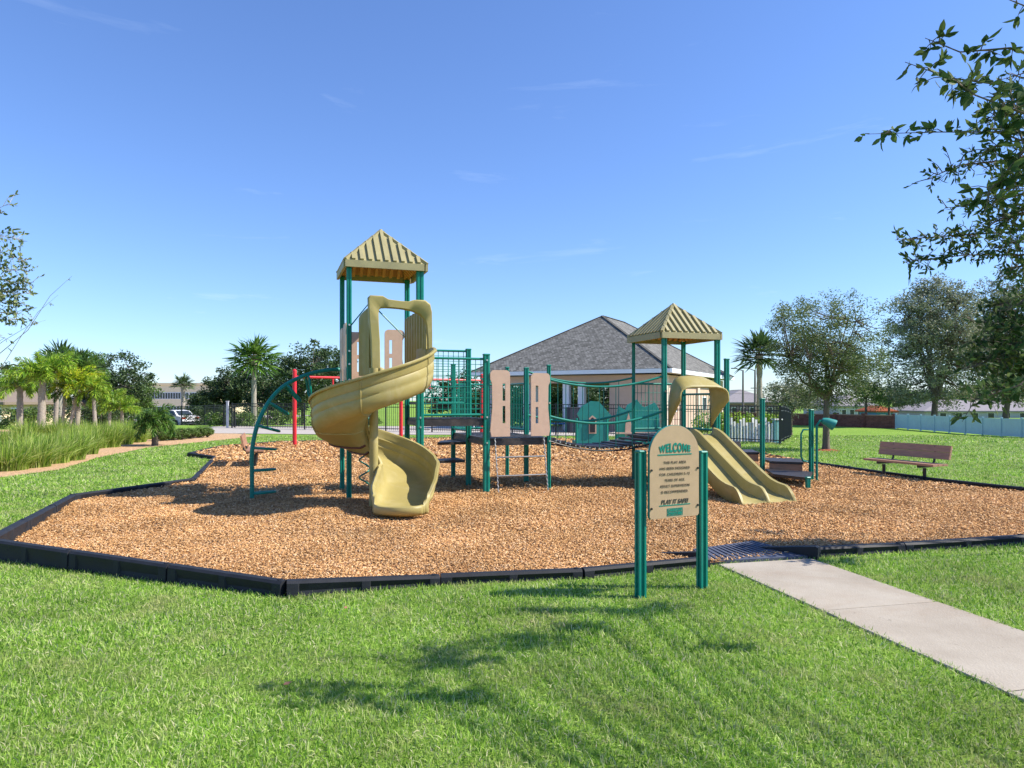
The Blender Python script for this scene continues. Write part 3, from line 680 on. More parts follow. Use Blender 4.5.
# teal pennant panel
mb = MB(); mb.prism([(-.12,0),(.12,0),(0,-.2)], g2(2.62,2,1.98), U, Z, .02); mb.tube([g2(2.25,2,1.9), g2(2.5,2,1.78), g2(2.62,2,1.86), g2(2.8,2,1.98), g2(3,2,1.95)], .018, 6)
build('pennant', mb, M['teal_plastic'], ps)
# rope-side ladder on deck C
lad = MB(); a0, a1 = g2(2.12,-.04,.93), g2(2.12,-.22,0); b0, b1 = g2(2.90,-.04,.93), g2(2.90,-.22,0)
for p, q in ((a0,a1),(b0,b1)):
    n = 26
    pts = [p.lerp(q, k/n)+U*(.006*(-1)**k) for k in range(n+1)]; lad.tube(pts, .011, 5)
lo = build('ladder', lad, M['steel'], ps)
for f in (.34, .66, .97):
    mb = MB(); mb.tube([a0.lerp(a1,f), b0.lerp(b1,f)], .014, 8); build('rung', mb, M['steel'], lo, smooth=60)
# arch climber
B0 = G(252,501); B1 = g2(0,1); ac = MB(); pts = []
for px, py in ((252,502),(251.5,490),(251.5,470),(252,451),(256,429.5),(263,412),(272.7,397),(286,384.6),(306,375),(325,370.5),(341,369.6)):
    k = (px-512)/F; dx, dy = B1.x-B0.x, B1.y-B0.y; t = (k*B0.y-B0.x)/(dx-k*dy); t = max(0, t); Y = B0.y+dy*t
    pts.append(Vector((B0.x+dx*t, Y, max(-.05, EYE-(py-HZ)*Y/F))))
fine = []
for i in range(len(pts)-1):
    p0, p1, p2, p3 = pts[max(i-1,0)], pts[i], pts[i+1], pts[min(i+2,len(pts)-1)]
    for s in (0,.25,.5,.75): fine.append(.5*((2*p1)+(p2-p0)*s+(2*p0-5*p1+4*p2-p3)*s*s+(3*p1-p0-3*p2+p3)*s**3))
fine.append(pts[-1]); ac.tube(fine, .033, 10); aco = build('arch_climber', ac, M['teal'], ps, smooth=60)
dirn = (B1-B0).normalized(); nrm = Vector((-dirn.y, dirn.x, 0))
def loop_rung(p, d, ln=.40, sp_=.055):
    mb = MB(); q = nrm; pts = [p-q*sp_*.2, p+d*.06-q*sp_, p+d*(ln-.05)-q*sp_*.85, p+d*ln-q*.02, p+d*ln+q*.02, p+d*(ln-.05)+q*sp_*.85, p+d*.06+q*sp_, p+q*sp_*.2]
    mb.tube(pts, .021, 6); build('rung', mb, M['teal'], aco, smooth=60)
arcl = [0];
for a, b in zip(fine[:-1], fine[1:]): arcl.append(arcl[-1]+(b-a).length)
def at_len(s):
    for i in range(len(fine)-1):
        if arcl[i+1] >= s: return fine[i].lerp(fine[i+1], (s-arcl[i])/(arcl[i+1]-arcl[i])), (fine[i+1]-fine[i]).normalized()
    return fine[-1], (fine[-1]-fine[-2]).normalized()
for s in (.13,.48,.83,1.18,1.58,1.98,2.38):
    p, tn = at_len(s); d = (dirn-tn*dirn.dot(tn)); 
    d = d.normalized() if d.length > .1 else -Z
    if tn.z < .45: d = -Z
    d = (d*1.0+dirn*.15).normalized(); loop_rung(p, d, .36)
# helix pole climber behind the tower
mb = MB(); hc = Vector((-2.60,12.35,0)); mb.tube([hc+Vector((.09*math.cos(t), .09*math.sin(t), .02+1.7*t/(2*math.pi*5.5))) for t in np.linspace(0, 2*math.pi*5.5, 90)], .016, 6)
build('coil_climber', mb, M['teal'], ps, smooth=60)
# ---- spiral slide
SC = Vector((-1.95,9.87,0)); ROUT = .85; RIN = .10
sl_o = None
def bedz(al): 
    return float(np.interp(al, [0,33,123,213,303,355,372], [1.80,1.70,1.34,.98,.60,.37,.30]))
def section(r0, r1, z, hi, ho, tl=1.0):
    """radial cross-section of the chute from inner rim to outer rim, list of (r, z)"""
    w_ = r1-r0; o = []
    o += [(r0-.02, z+hi-.02), (r0, z+hi), (r0+.025, z+hi-.012), (r0+.03, z+hi*.6), (r0+.05, z+hi*.25)]
    for f in (.12,.2,.3,.42,.55,.66,.76,.84): o.append((r0+w_*f, z+.10*(f-.42)**2-.0+.02*(f<.15)))
    o += [(r0+w_*.91, z+.045), (r0+w_*.955, z+ho*.22), (r0+w_*.975, z+ho*.40), (r0+w_*.965, z+ho*.44), (r0+w_*.985, z+ho*.50), (r0+w_*.975,z+ho*.66), (r0+w_*.965, z+ho*.70), (r0+w_*.99, z+ho*.76), (r1-.012, z+ho-.03), (r1, z+ho), (r1+.022, z+ho+.004), (r1+.03, z+ho-.025)]
    return o
rows = []
ENT = 28.0
def inter(a, xs_, ys_): return float(np.interp(a, xs_, ys_))
# straight entry from the deck
for t in np.linspace(.55, 0, 6):
    an = R(ENT); rad = Vector((math.cos(an), math.sin(an), 0)); tg = Vector((-math.sin(an), math.cos(an), 0))
    rows.append([SC+rad*r+tg*t+Z*z for r, z in section(RIN+.02, ROUT, 1.80+.02*(t>.3), .20, .50)])
for al in np.arange(4, 362, 4):
    an = R(ENT-al); rad = Vector((math.cos(an), math.sin(an), 0))
    ho = inter(al, [0,33,123,213,303,360], [.52,.54,.47,.50,.44,.42]); hi = inter(al, [0,60,300,360], [.22,.16,.20,.30])
    rows.append([SC+rad*r+Z*z for r, z in section(RIN, ROUT, bedz(al), hi, ho)])
# run-out
an = R(ENT-360-2); rad = Vector((math.cos(an), math.sin(an), 0)); 
cur = SC.copy(); zz = bedz(361)
midr = (RIN+ROUT)/2-.01
for k, t in enumerate(np.linspace(.09, 1.0, 14)):
    ang = R(ENT-2-min(26, t*70)); rad = Vector((math.cos(ang), math.sin(ang), 0)); tg = Vector((math.sin(ang), -math.cos(ang), 0))
    cur = cur+tg*.054; z = inter(t, [0,.3,.6,.9,1.0], [.36,.25,.165,.14,.15])
    hi = inter(t, [0,.5,.85,1], [.30,.29,.24,.17]); ho = inter(t, [0,.5,.85,1], [.42,.38,.28,.18]); cf = math.sqrt(max(.0, 1-(max(0, t-.6)/.80)**2))
    rows.append([cur+rad*(midr+(r-midr)*cf*(1+.04*(t>.2)))+Z*zq for r, zq in section(RIN-.04, ROUT, z, hi, ho)])
# closing lip: the last sections gather forward into a rounded nose
last = rows[-1]; tg = Vector((math.sin(ang), -math.cos(ang), 0)); mc = cur+rad*midr
hwm = max(abs((p-mc).dot(rad)) for p in last)
def gather(p, fw, sc, zt, b):
    a = (p-mc).dot(rad); f = (p-mc).dot(tg); return mc+rad*(a*sc)+tg*(f+fw*math.sqrt(max(0, 1-(a/hwm)**2*.995)))+Z*(p.z*(1-b)+zt*b)
for fw_, sc_, zt_, b_ in ((.07,1.0,.20,.08),(.14,.995,.20,.22),(.205,.985,.20,.42),(.26,.97,.20,.68),(.30,.955,.20,.9),(.325,.95,.19,1),(.335,.95,.165,1),(.325,.95,.12,1),(.28,.93,.085,1)): rows.append([gather(p, fw_, sc_, zt_, b_) for p in last])
mb = MB(); mb.grid(rows)
ss_o = build('spiral_slide', mb, M['khaki'], ps, smooth=50, solid=.022)
mb = MB(); mb.tube([SC+Z*-.05, SC+Z*2.0], .062, 14); mb.tube([cur+rad*.45+tg*-.1+Z*-.03, cur+rad*.45+tg*-.1+Z*.12], .03, 8)
build('centre_pole', mb, M['khaki'], ss_o, smooth=50)
for al in (48, 118, 186):
    mb = MB(); an = R(ENT-al); rd_ = Vector((math.cos(an), math.sin(an), 0)); sec = section(RIN, ROUT, bedz(al), .18, inter(al, [0,33,123,213,303,360], [.52,.54,.47,.50,.44,.42]))[4:24]
    mb.tube([SC+rd_*(r+.014*(i>8))+Z*(z-.016*(i<11)) for i, (r, z) in enumerate(sec)], .010, 5); fl_ = build('flange', mb, M['khaki'], ss_o, smooth=60)
for al in (236, 259):
    mb = MB(); an = R(ENT-al); rd_ = Vector((math.cos(an), math.sin(an), 0)); sec = section(RIN, ROUT, bedz(al), .18, .47)[4:20]
    mb.tube([SC+rd_*(r+.03*(i>8))+Z*(z-.022*(i<11)) for i, (r, z) in enumerate(sec)], .017, 5); build('seam', mb, M['seam'], ss_o, smooth=60)
# entry frame (portal) and hood sides
FLp = Vector((-2.02,10.05,0)); fw = .85
def fr(a, z, t=0): return FLp+U*a+VV*t+Z*z
mb = MB(); th = .10
pairs = [((0,1.80),(.125,1.80)),((-.002,2.1),(.125,2.1)),((-.01,2.4),(.12,2.4)),((-.03,2.65),(.105,2.62)),((-.045,2.88),(.10,2.78)),((-.05,3.02),(.105,2.845)),((-.02,3.05),(.14,2.875)),((.16,3.05),(.20,2.88)),((.24,3.005),(.28,2.88)),((.4,2.99),(.4,2.875)),((.53,2.985),(.5,2.865)),((.62,3.015),(.6,2.845)),((.78,3.015),(.70,2.80)),((.855,2.96),(.765,2.74)),((.88,2.85),(.80,2.64)),((.885,2.5),(.82,2.45)),((.885,2.2),(.825,2.2)),((.87,1.95),(.82,1.95))]
oo = [p[0] for p in pairs]; ii = [p[1] for p in pairs]
sec_rows = []
for (oa, oz), (ia, iz) in zip(oo, ii):
    m = ((oa+ia)/2, (oz+iz)/2); e = .82
    def mixp(q, f): return (m[0]+(q[0]-m[0])*f, m[1]+(q[1]-m[1])*f)
    O = (oa, oz); I = (ia, iz)
    loop = [fr(*mixp(O,e), -th/2), fr(*O, -th/2+.02), fr(*O, th/2), fr(*I, th/2), fr(*I, -th/2+.02), fr(*mixp(I,e), -th/2)]
    sec_rows.append(loop+[loop[0]])
mb.grid(sec_rows); build('entry_frame', mb, M['khaki'], ss_o, smooth=55)
# corrugated hood walls
for a0_, t1, ztop in ((.0, .80, 2.90), (.83, 1.25, 2.93)):
    mb = MB(); rows = []
    for k in range(33):
        t = .05+(t1-.05)*k/32; wv = .022*(1 if (k//2)%2 else -1); zt = ztop-.05*(t/t1)**2
        fl = -.06*(t/t1) if a0_ < .5 else -.10*(t/t1)
        rows.append([fr(a0_+wv+fl, 1.92, t), fr(a0_+wv+fl, 2.3, t), fr(a0_+wv+fl, zt-.05, t), fr(a0_+wv*.2+fl, zt, t)])
    mb.grid(rows); build('side_panel', mb, M['khaki'], ss_o, solid=.012)
# ---- double slide
EX = Vector((3.755,10.27,0)); ET = Vector((3.17,12.38,0)); DD = (ET-EX).normalized(); DL = (ET-EX).length; DS = Vector((DD.y, -DD.x, 0)); HW = .455
mb = MB(); rows = []
def sprof(w2):
    s_ = []
    for a, k in ((-HW-.012,'e'),(-HW,'t'),(-HW+.03,'t2'),(-HW+.04,'m'),(-HW+.065,'b'),(-HW*.5,'b0'),(-.06,'b'),(-.035,'m'),(-.018,'t2'),(0,'t'),(.018,'t2'),(.035,'m'),(.06,'b'),(HW*.5,'b0'),(HW-.065,'b'),(HW-.04,'m'),(HW-.03,'t2'),(HW,'t'),(HW+.012,'e')): s_.append((a,k))
    return s_
ts = np.linspace(-.02, DL, 34)
for t in ts:
    zb = inter(t, [-.02,.12,.38,.55,.75,1.9,2.05,DL], [.045,.085,.12,.165,.26,.86,.91,.93]); wh = inter(t, [-.02,.06,.15,.4,1.0,DL], [.03,.12,.17,.165,.15,.12])
    r = []
    for a, k in sprof(0):
        z = {'e':zb-.06,'t':zb+wh,'t2':zb+wh-.006,'m':zb+wh*.4,'b':zb+.004,'b0':zb-.008}[k]
        if a > .03-.0 and False: pass
        r.append(EX+DD*t+DS*a+Z*z)
    rows.append(r)
rows.insert(0, [p-DD*.03-Z*.05 for p in rows[0]])
mb.grid(rows); ds_o = build('double_slide', mb, M['khaki'], ps, smooth=40, solid=.02)
# hood over the double slide
mb = MB(); rows = []
prof = [(-1,0),(-1,.35),(-.97,.62),(-.88,.82),(-.72,.94),(-.5,.99),(0,1),(.5,.99),(.72,.94),(.88,.82),(.97,.62),(1,.35),(1,0)]
for k in range(9):
    f = k/8; t = -.02-.44*f; hw = .435+.05*f; zt = 1.97-.20*f**1.3; zb = 1.06+.48*f**.8
    rows.append([e2(.475,0)+U*a*hw+VV*t+Z*(zb+(zt-zb)*b) for a, b in prof])
mb.grid(rows); build('hood', mb, M['khaki'], ds_o, smooth=50, solid=.03)
# ---- bridge
F0, F1 = g2(3,0), e2(0,0); K0, K1 = g2(3,1), e2(0,1)
def sag(t): return .915-.19*4*t*(1-t)
br = MB(); npk = 12
for k in range(npk):
    t = (k+.5)/npk; a = F0.lerp(F1, t)+Z*sag(t)+VV*.06; b = K0.lerp(K1, t)+Z*sag(t)-VV*.06; br.beam(a, b, .15, .035)
bo = build('bridge', br, M['deck'], ps)
mb = MB(); bb = MB()
for s0, s1 in ((F0,F1),(K0,K1)):
    mb = MB(); mb.tube([s0.lerp(s1,t)+Z*(sag(t)-.05) for t in np.linspace(0,1,13)], .016, 6); build('hanger_chain', mb, M['legblack'], bo, smooth=60)
    for k in range(npk): 
        for q in (-.03,.03):
            t = (k+.5)/npk+q*.8; p = s0.lerp(s1,t)+Z*(sag(t)-.01); bb = MB(); bb.tube([p-VV*.03+VV*.06, p+VV*.02], .014, 6); build('bolt', bb, M['bolt'], bo)

for s0, s1, za, zb in ((F0,F1,1.90,1.98),(K0,K1,2.08,1.98)):
    mb = MB(); mb.tube([s0.lerp(s1,t)+Z*(za+(zb-za)*t-.16*4*t*(1-t)) for t in np.linspace(0,1,17)], .019, 8); build('handrail', mb, M['teal'], bo, smooth=60)
    mb = MB(); mb.tube([s0.lerp(s1,t)+Z*(1.28+.08*t-.17*4*t*(1-t)) for t in np.linspace(0,1,17)], .021, 8); build('handrail', mb, M['teal'], bo, smooth=60)
    for k in range(1, 7):
        t = k/7; p = s0.lerp(s1,t); mb = MB(); mb.tube([p+Z*sag(t), p+Z*(za+(zb-za)*t-.16*4*t*(1-t))], .007, 5); build('baluster', mb, M['chain'], bo)
# handle and speaking horn on the transfer steps
mb = MB(); hp = Vector((5.66,13.0,0)); mb.tube([hp, hp+Z*1.08, hp+Z*1.16+Vector((.06,0,0)), hp+Z*1.16+Vector((.22,0,0))], .024, 8)
ho_ = build('talk_tube', mb, M['teal'], ps, smooth=60)
mb = MB(); mb.tube([hp+Z*1.17+Vector((.10,0,0)), hp+Z*1.15+Vector((.17,-.01,0)), hp+Z*1.10+Vector((.27,-.03,0)), hp+Z*1.08+Vector((.31,-.04,0))], [.05,.075,.10,.105], 14); build('horn', mb, M['teal_plastic'], ho_, smooth=50)
mb = MB(); c0 = Vector((5.50,13.0,0)); mb.tube([c0+Z*1.0, c0+Z*1.0+Vector((-.10,-.02,0)), c0+Z*.92+Vector((-.14,-.02,0)), c0+Z*.5+Vector((-.14,-.02,0)), c0+Z*.42+Vector((-.10,-.02,0)), c0+Z*.40], .017, 8); build('grab_handle', mb, M['teal'], ps, smooth=60)

# ================================================================== SIGN
sa = G(640.5,597.5); sb = G(702,588); sdir = (sb-sa).normalized(); sn = Vector((sdir.y, -sdir.x, 0))
sign = thing('welcome_sign', (sa+sb)/2, 'tan arched welcome board with green lettering between two green posts in front lawn', 'sign')
def sign_post(p, h):
    mb = MB(); wd, dp = .068, .064; g_ = .010; a, b = wd/2, dp/2
    o = [(-a,-b),(-g_*1.6,-b),(-g_,-b+.014),(g_,-b+.014),(g_*1.6,-b),(a,-b),(a+.004,-b+.01),(a,-g_),(a-.012,-g_),(a-.012,g_),(a,g_),(a,b),(-a,b),(-a,g_),(-a+.012,g_),(-a+.012,-g_),(-a,-g_)]
    n = len(o); vs = [p+sdir*x-sn*y+Z*z for z in (-.05, h) for x, y in o]
    # local y points away from the viewer
    mb.add(vs, [(i,(i+1)%n,n+(i+1)%n,n+i) for i in range(n)]+[tuple(range(n,2*n))])
    q = build('post', mb, M['teal'], sign)
    c = MB(); c.box(p+Z*(h+.005), (wd+.008, dp+.008, .022), math.atan2(sdir.y, sdir.x), .009); build('cap', c, M['teal'], q)
sign_post(sa, 1.14); sign_post(sb, 1.115)
ctr = (sa+sb)/2+sn*.048-sdir*.022; PW = .50; zb, zt = .615, 1.352; rr_ = PW/2
arc = [(rr_*math.cos(t), zt-rr_*.92+rr_*.92*math.sin(t)) for t in np.linspace(0, math.pi, 25)]
outl = [(-rr_+.015, zb), (rr_-.015, zb), (rr_, zb+.015)]+arc+[(-rr_, zb+.015)]
mb = MB(); mb.prism(outl, ctr, sdir, Z, .016); core = build('edge', mb, M['teal_plastic'], sign)
outl2 = [(a*.985, zb+(z-zb)*.993+.002) for a, z in outl]
mb = MB(); mb.prism(outl2, ctr+sn*.0105, sdir, Z, .006); bd = build('board', mb, M['sign'], sign)
def text(s, size, zc, m, name='lettering', bold=.0, width=None, arch=0, xoff=0, space=1.0, shear=0, base_up=.0155):
    cu = bpy.data.curves.new('t', 'FONT'); cu.body = s; cu.size = size; cu.align_x = 'CENTER'; cu.offset = bold; cu.space_character = space; cu.resolution_u = 4; cu.shear = shear
    tmp = bpy.data.objects.new('t', cu); COL.objects.link(tmp); dg = bpy.context.evaluated_depsgraph_get(); me = bpy.data.meshes.new_from_object(tmp.evaluated_get(dg)); 
    xs_ = [v.co.x for v in me.vertices]; x0, x1 = min(xs_), max(xs_); sc = (width/(x1-x0)) if width else 1; mid = (x0+x1)/2
    ys_ = [v.co.y for v in me.vertices]; y0 = min(ys_)
    vs = []
    for v in me.vertices:
        x = (v.co.x-mid)*sc; y = v.co.y-y0
        if arch: y = y*(1+arch*(1-(2*x/width)**2))
        vs.append(ctr+sdir*(x+xoff)+Z*(zc+y)+sn*base_up)
    mb = MB(); mb.v = [tuple(v) for v in vs]; mb.f = [tuple(p.vertices) for p in me.polygons]
    o = build(name, mb, m, bd); md = o.modifiers.new('s', 'SOLIDIFY'); md.thickness = .002; md.offset = 1
    bpy.data.objects.remove(tmp); bpy.data.meshes.remove(me); bpy.data.curves.remove(cu)
    return o
text('WELCOME', .062, 1.135, M['teal'], bold=.0028, width=.315, arch=.55, space=1.2)
mb = MB(); mb.prism([(-.17,0),(.17,0),(.17,.009),(-.17,.009)], ctr+Z*1.113+sn*.0145, sdir, Z, .003); build('underline', mb, M['teal'], bd); mb = MB(); mb.prism([(-.155,0),(.155,0),(.155,.007),(-.155,.007)], ctr+Z*.713+sn*.0145, sdir, Z, .003)
build('underline', mb, M['teal'], bd)
for k, (s, wd) in enumerate((('THIS PLAY AREA', .225), ('HAS BEEN DESIGNED', .30), ('FOR CHILDREN 5-12', .30), ('YEARS OF AGE.', .205), ('ADULT SUPERVISION', .295), ('IS RECOMMENDED.', .27))):
    text(s, .029, 1.046-k*.0465, M['ink'], width=wd, bold=-.0002, space=1.12)
text('PLAY IT SAFE!', .046, .728, M['ink'], width=.27, bold=.0012, shear=.15)
mb = MB()
for z, h in ((.688,.004),(.632,.004)): mb.prism([(-.078,0),(.078,0),(.078,h),(-.078,h)], ctr+Z*z+sn*.0145, sdir, Z, .003)
for x in (-.078,.074): mb.prism([(x,.0),(x+.004,.0),(x+.004,.052),(x,.052)], ctr+Z*.636+sn*.0145, sdir, Z, .003)
mb.prism([(-.072,0),(.072,0),(.072,.003),(-.072,.003)], ctr+Z*.660+sn*.0145, sdir, Z, .003)
build('logo_frame', mb, M['teal'], bd)
text('LANDSCAPE', .022, .667, M['teal'], width=.138, bold=.0016); text('STRUCTURES', .022, .640, M['teal'], width=.138, bold=.0016)
mb = MB()
for a in (-PW/2+.018, PW/2-.018):
    for z in (.70, 1.0): mb = MB(); mb.tube([ctr+sdir*a+Z*z+sn*.012, ctr+sdir*a+Z*z+sn*.022], .009, 10); build('bolt', mb, M['legblack'], bd)

# ================================================================== BENCHES
def bench(name, c, d, ln, label, plank, hs=.345, hb=.66):
    """c centre of legs, d direction along bench; the back leans away on the side of n"""
    c = Vector(c); d = Vector(d).normalized(); n = Vector((d.y, -d.x, 0))
    if n.x < 0: n = -n
    t = thing(name, c, label, 'bench', 'park benches beside the wood chips')
    for k in (0,1,2):
        mb = MB(); q = c-n*.13+n*.13*k+Z*hs; mb.beam(q-d*ln/2, q+d*ln/2, .118, .04); build('seat', mb, M[plank], t) if k == 0 else build('seat', mb, M[plank], t)
    lean = (n*.22+Z).normalized()
    for k in (0,1):
        q = c+n*.25+Z*(hs+.155)+lean*(.135*k); mb = MB(); mb.beam(q-d*ln/2, q+d*ln/2, .04, .128, lean); build('backrest', mb, M[plank], t)
    for s in (-1,1):
        p = c+d*s*ln*.29; mb = MB(); mb.tube([p-Z*.05, p+Z*(hs-.08)], .032, 10); mb.beam(p-n*.17+Z*(hs-.045), p+n*.2+Z*(hs-.045), .05, .045)
        mb.tube([p+n*.17+Z*(hs-.045), p+n*.25+Z*(hs+.04), p+n*.285+Z*(hs+.33)], .02, 8); build('leg', mb, M['legblack'], t, smooth=50)
    return t
bench('bench', (7.62,13.62,0), (.35,-.937,0), 1.56, 'brown plank bench facing left at the right edge of the chips', 'wood')
q = bench('bench', (-6.0,16.4,0), (-.315,.95,0), 1.6, 'sunlit wooden bench seen end-on behind the arched climber', 'woodlight', .40)
q.rotation_euler = (0,0,math.pi)

# ================================================================== SWING SET
sw = thing('swing_set', G(293,447), 'red steel swing frame behind the spiral slide', 'swing frame')
s0 = Vector((-7.05,22.7,0)); s1 = Vector((-3.95,24.9,0)); s2 = Vector((-.85,27.0,0))
s2 = s1+(s1-s0)*.9
for p in (s0,s1,s2):
    mb = MB(); mb.tube([p-Z*.05, p+Z*2.5], .066, 12); mb.tube([p+Z*2.5, p+Z*2.55], [.07,.04], 12); build('post', mb, M['red'], sw, smooth=60)
for a, b in ((s0,s1),(s1,s2)):
    mb = MB(); mb.tube([a+Z*2.3, b+Z*2.3], .042, 10); build('beam', mb, M['red'], sw, smooth=60)
    for f in (.34,.68):
        p = a.lerp(b, f); mb = MB(); mb.tube([p+Z*2.28, p+Z*1.98], .028, 8); mb.tube([p+Z*1.98-Vector((.09,0,0)), p+Z*1.98+Vector((.09,0,0))], .02, 8); build('hanger', mb, M['red'], sw)

# ================================================================== TODDLER PLAYHOUSE behind the bridge
ph = thing('playhouse', G(620,449), 'teal plastic toddler playhouse with gabled front behind the bridge', 'playhouse')
Yp = 21.4; ox = Vector((Yp*(575-512)/F, Yp, 0)); X_ = Vector((1,.12,0)).normalized()
mb = MB(); mb.prism([(0,.08),(1.08,.08),(1.0,.9),(1.18,1.02),(.98,1.24),(.74,1.5),(.5,1.52),(.2,1.35),(.06,1.12),(.14,.98)], ox, X_, Z, .05); f_ = build('front_panel', mb, M['teal_plastic'], ph)
mb = MB(); mb.prism([(.42,.52),(.66,.52),(.66,.98),(.54,1.08),(.42,.98)], ox-Vector((0,.04,0)), X_, Z, .03); wdw = build('window', mb, M['tan'], f_)
mb = MB(); mb.prism([(.46,.56),(.62,.56),(.62,.95),(.54,1.02),(.46,.95)], ox-Vector((0,.062,0)), X_, Z, .02); build('opening', mb, M['iron'], wdw)
mb = MB()
sc_ = [(1.35,.30),(2.72,.30),(2.75,.75)]+[(2.72-.19*i+.07*math.sin(i*2.2), 1.28+.13*math.sin(i*1.9)+.16*math.sin(i/7*3.1)) for i in range(8)]+[(1.3,.8)]
mb.prism(sc_, ox+Vector((0,.35,0)), X_, Z, .05); build('back_panel', mb, M['teal_plastic'], ph)
mb = MB(); mb.prism([(1.6,.45),(1.78,.45),(1.80,.8),(1.72,1.15),(1.62,.8)], ox+Vector((0,.22,0)), X_, Z, .05); mb.beam(ox+X_*1.3+Z*.52+Vector((0,.2,0)), ox+X_*2.7+Z*.52+Vector((0,.2,0)), .1, .05); build('figure_panel', mb, M['tan'], ph)
mb = MB()
for a, b in ((.05,0),(1.0,0),(1.35,.35),(2.65,.35)): mb.tube([ox+X_*a+Vector((0,b,-.05)), ox+X_*a+Vector((0,b,1.0))], .045, 8)
mb.box(ox+X_*1.35+Vector((0,.5,.22)), (2.6,1.0,.10), .12, .02); build('frame', mb, M['teal'], ph)

# ================================================================== CLUBHOUSE PAVILION
D1 = Vector((-.88,.475,0)); D2 = Vector((.475,.88,0)); CO = Vector((7.5,33,0))
club = thing('clubhouse', CO+D1*5.5+D2*5, 'tan stucco pavilion with grey hipped shingle roof behind the playground', 'building')
def cb(a, b, z=0): return CO+D1*a+D2*b+Z*z
Wd, Dp = 11.2, 15.0; ez = 3.06; rz_ = 6.42
mb = MB(); A, B, C_, D_ = cb(0,0,ez), cb(Wd,0,ez), cb(Wd,Dp,ez), cb(0,Dp,ez); R0, R1 = cb(Wd/2,Wd/2,rz_), cb(Wd/2,Dp-Wd/2,rz_)
mb.add([A,B,C_,D_,R0,R1], [(1,0,4),(2,1,4,5),(3,2,5),(0,3,5,4)]); ro = build('roof', mb, M['shingle'], club); uv_slope(ro)
for p in ro.data.polygons: 
    pass
mb = MB()
for a, b in ((A,R0),(B,R0),(C_,R1),(D_,R1),(R0,R1)): mb.beam(a+Z*.015, b+Z*.015, .16, .03)
build('ridge_cap', mb, M['shingle'], ro)
mb = MB()
for a, b in ((A,B),(B,C_),(C_,D_),(D_,A)): mb.beam(a-Z*.11, b-Z*.11, .10, .20)
build('fascia', mb, M['fascia'], club)
mb = MB(); mb.add([p-Z*.18 for p in (A,B,C_,D_)], [(0,1,2,3)]); build('soffit', mb, M['stuccolight'], club)
def wallbox(a0,a1,b0,b1,z0,z1,m,name='wall'):
    mb = MB(); q = [cb(a0,b0),cb(a1,b0),cb(a1,b1),cb(a0,b1)]
    mb.add([p+Z*z for z in (z0,z1) for p in q], [(3,2,1,0),(4,5,6,7),(0,1,5,4),(1,2,6,5),(2,3,7,6),(3,0,4,7)]); return build(name, mb, M[m], club)
wallbox(.6,3.3,.6,14.4,0,2.80,'stucco')
wallbox(3.31,10.6,.62,.95,2.42,2.80,'stucco','beam'); wallbox(10.25,10.6,.96,14,2.42,2.80,'stucco','beam'); wallbox(3.31,10.2,14,14.35,2.42,2.80,'stucco','beam')
for a, b in ((10.42,.78),(8.0,.78),(5.7,.78),(4.85,.78),(10.42,7),(10.42,14.1),(6.8,14.1)):
    wallbox(a-.17,a+.17,b-.155,b+.155,0,2.418,'white','column')
for b in (1.2,4.2,7.6,11,13.9): wallbox(.5,.597,b-.25,b+.25,0,2.78,'stuccolight','pilaster')
for b in (2.7,9.3):
    w0 = wallbox(.575,.598,b-.55,b+.55,.95,1.75,'white','window'); mb = MB()
    q = [cb(.57,b-.47,1.02),cb(.57,b+.47,1.02),cb(.57,b+.47,1.68),cb(.57,b-.47,1.68)]; mb.add(q, [(0,1,2,3)]); build('pane', mb, M['glass'], w0)

# ================================================================== IRON POOL FENCE
def iron_fence(pts, label, sp=.115, h=1.36, group='black iron pool fences', ew=.018):
    base = Vector((pts[0][0], pts[0][1], float(H(pts[0][0], pts[0][1])))); t = thing('iron_fence', base, label, 'fence', group)
    for a, b in zip(pts[:-1], pts[1:]):
        a = Vector(a[:2]).to_3d(); b = Vector(b[:2]).to_3d(); n = max(1, round((b-a).length/2.4))
        for k in range(n):
            p, q = a.lerp(b, k/n), a.lerp(b, (k+1)/n); p.z = float(H(p.x,p.y)); q.z = float(H(q.x,q.y))
            mb = MB(); m = round((q-p).length/sp)
            for i in range(1, m): c = p.lerp(q, i/m); mb.beam(c+Z*.06, c+Z*h, ew, ew)
            for z in (.14, h-.16, h-.01): mb.beam(p+Z*z, q+Z*z, .03, .035)
            build('railing', mb, M['iron'], t)
            pb = MB(); pb.box(p+Z*(h/2), (.065,.065,h+.08)); build('post', pb, M['iron'], t)
    return t
fA = on(232,38.5); fB = on(602,29.9); fC = on(780,24.8); fD = on(791,33)
iron_fence([fA, on(430,33.5)], 'black iron fence left of the spiral slide, along the pale paving')
iron_fence([on(432,33.4), fB], 'black iron fence running in front of the open pavilion')
iron_fence([fB, fC], 'black iron fence behind the double slide')
iron_fence([fC, fD], 'black iron fence end returning away beside the lawn')
fr_ = on(150,46)
iron_fence([fA+Vector((0,.4,0)), on(205,44), on(120,50)], 'far black iron fence in front of the parked car', .16, 1.25, ew=.011)
# gate pillar at the fence corner
pl = thing('fence_pillar', fA-Vector((.3,0,0)), 'light grey square pillar at the left end of the black fence', 'pillar')
mb = MB(); mb.box(fA+Vector((-.25,0,.72)), (.11,.11,1.44)); build('shaft', mb, M['greywall'], pl); mb = MB(); mb.box(fA+Vector((-.25,0,1.47)), (.15,.15,.05),0,.01); build('cap', mb, M['greywall'], pl)
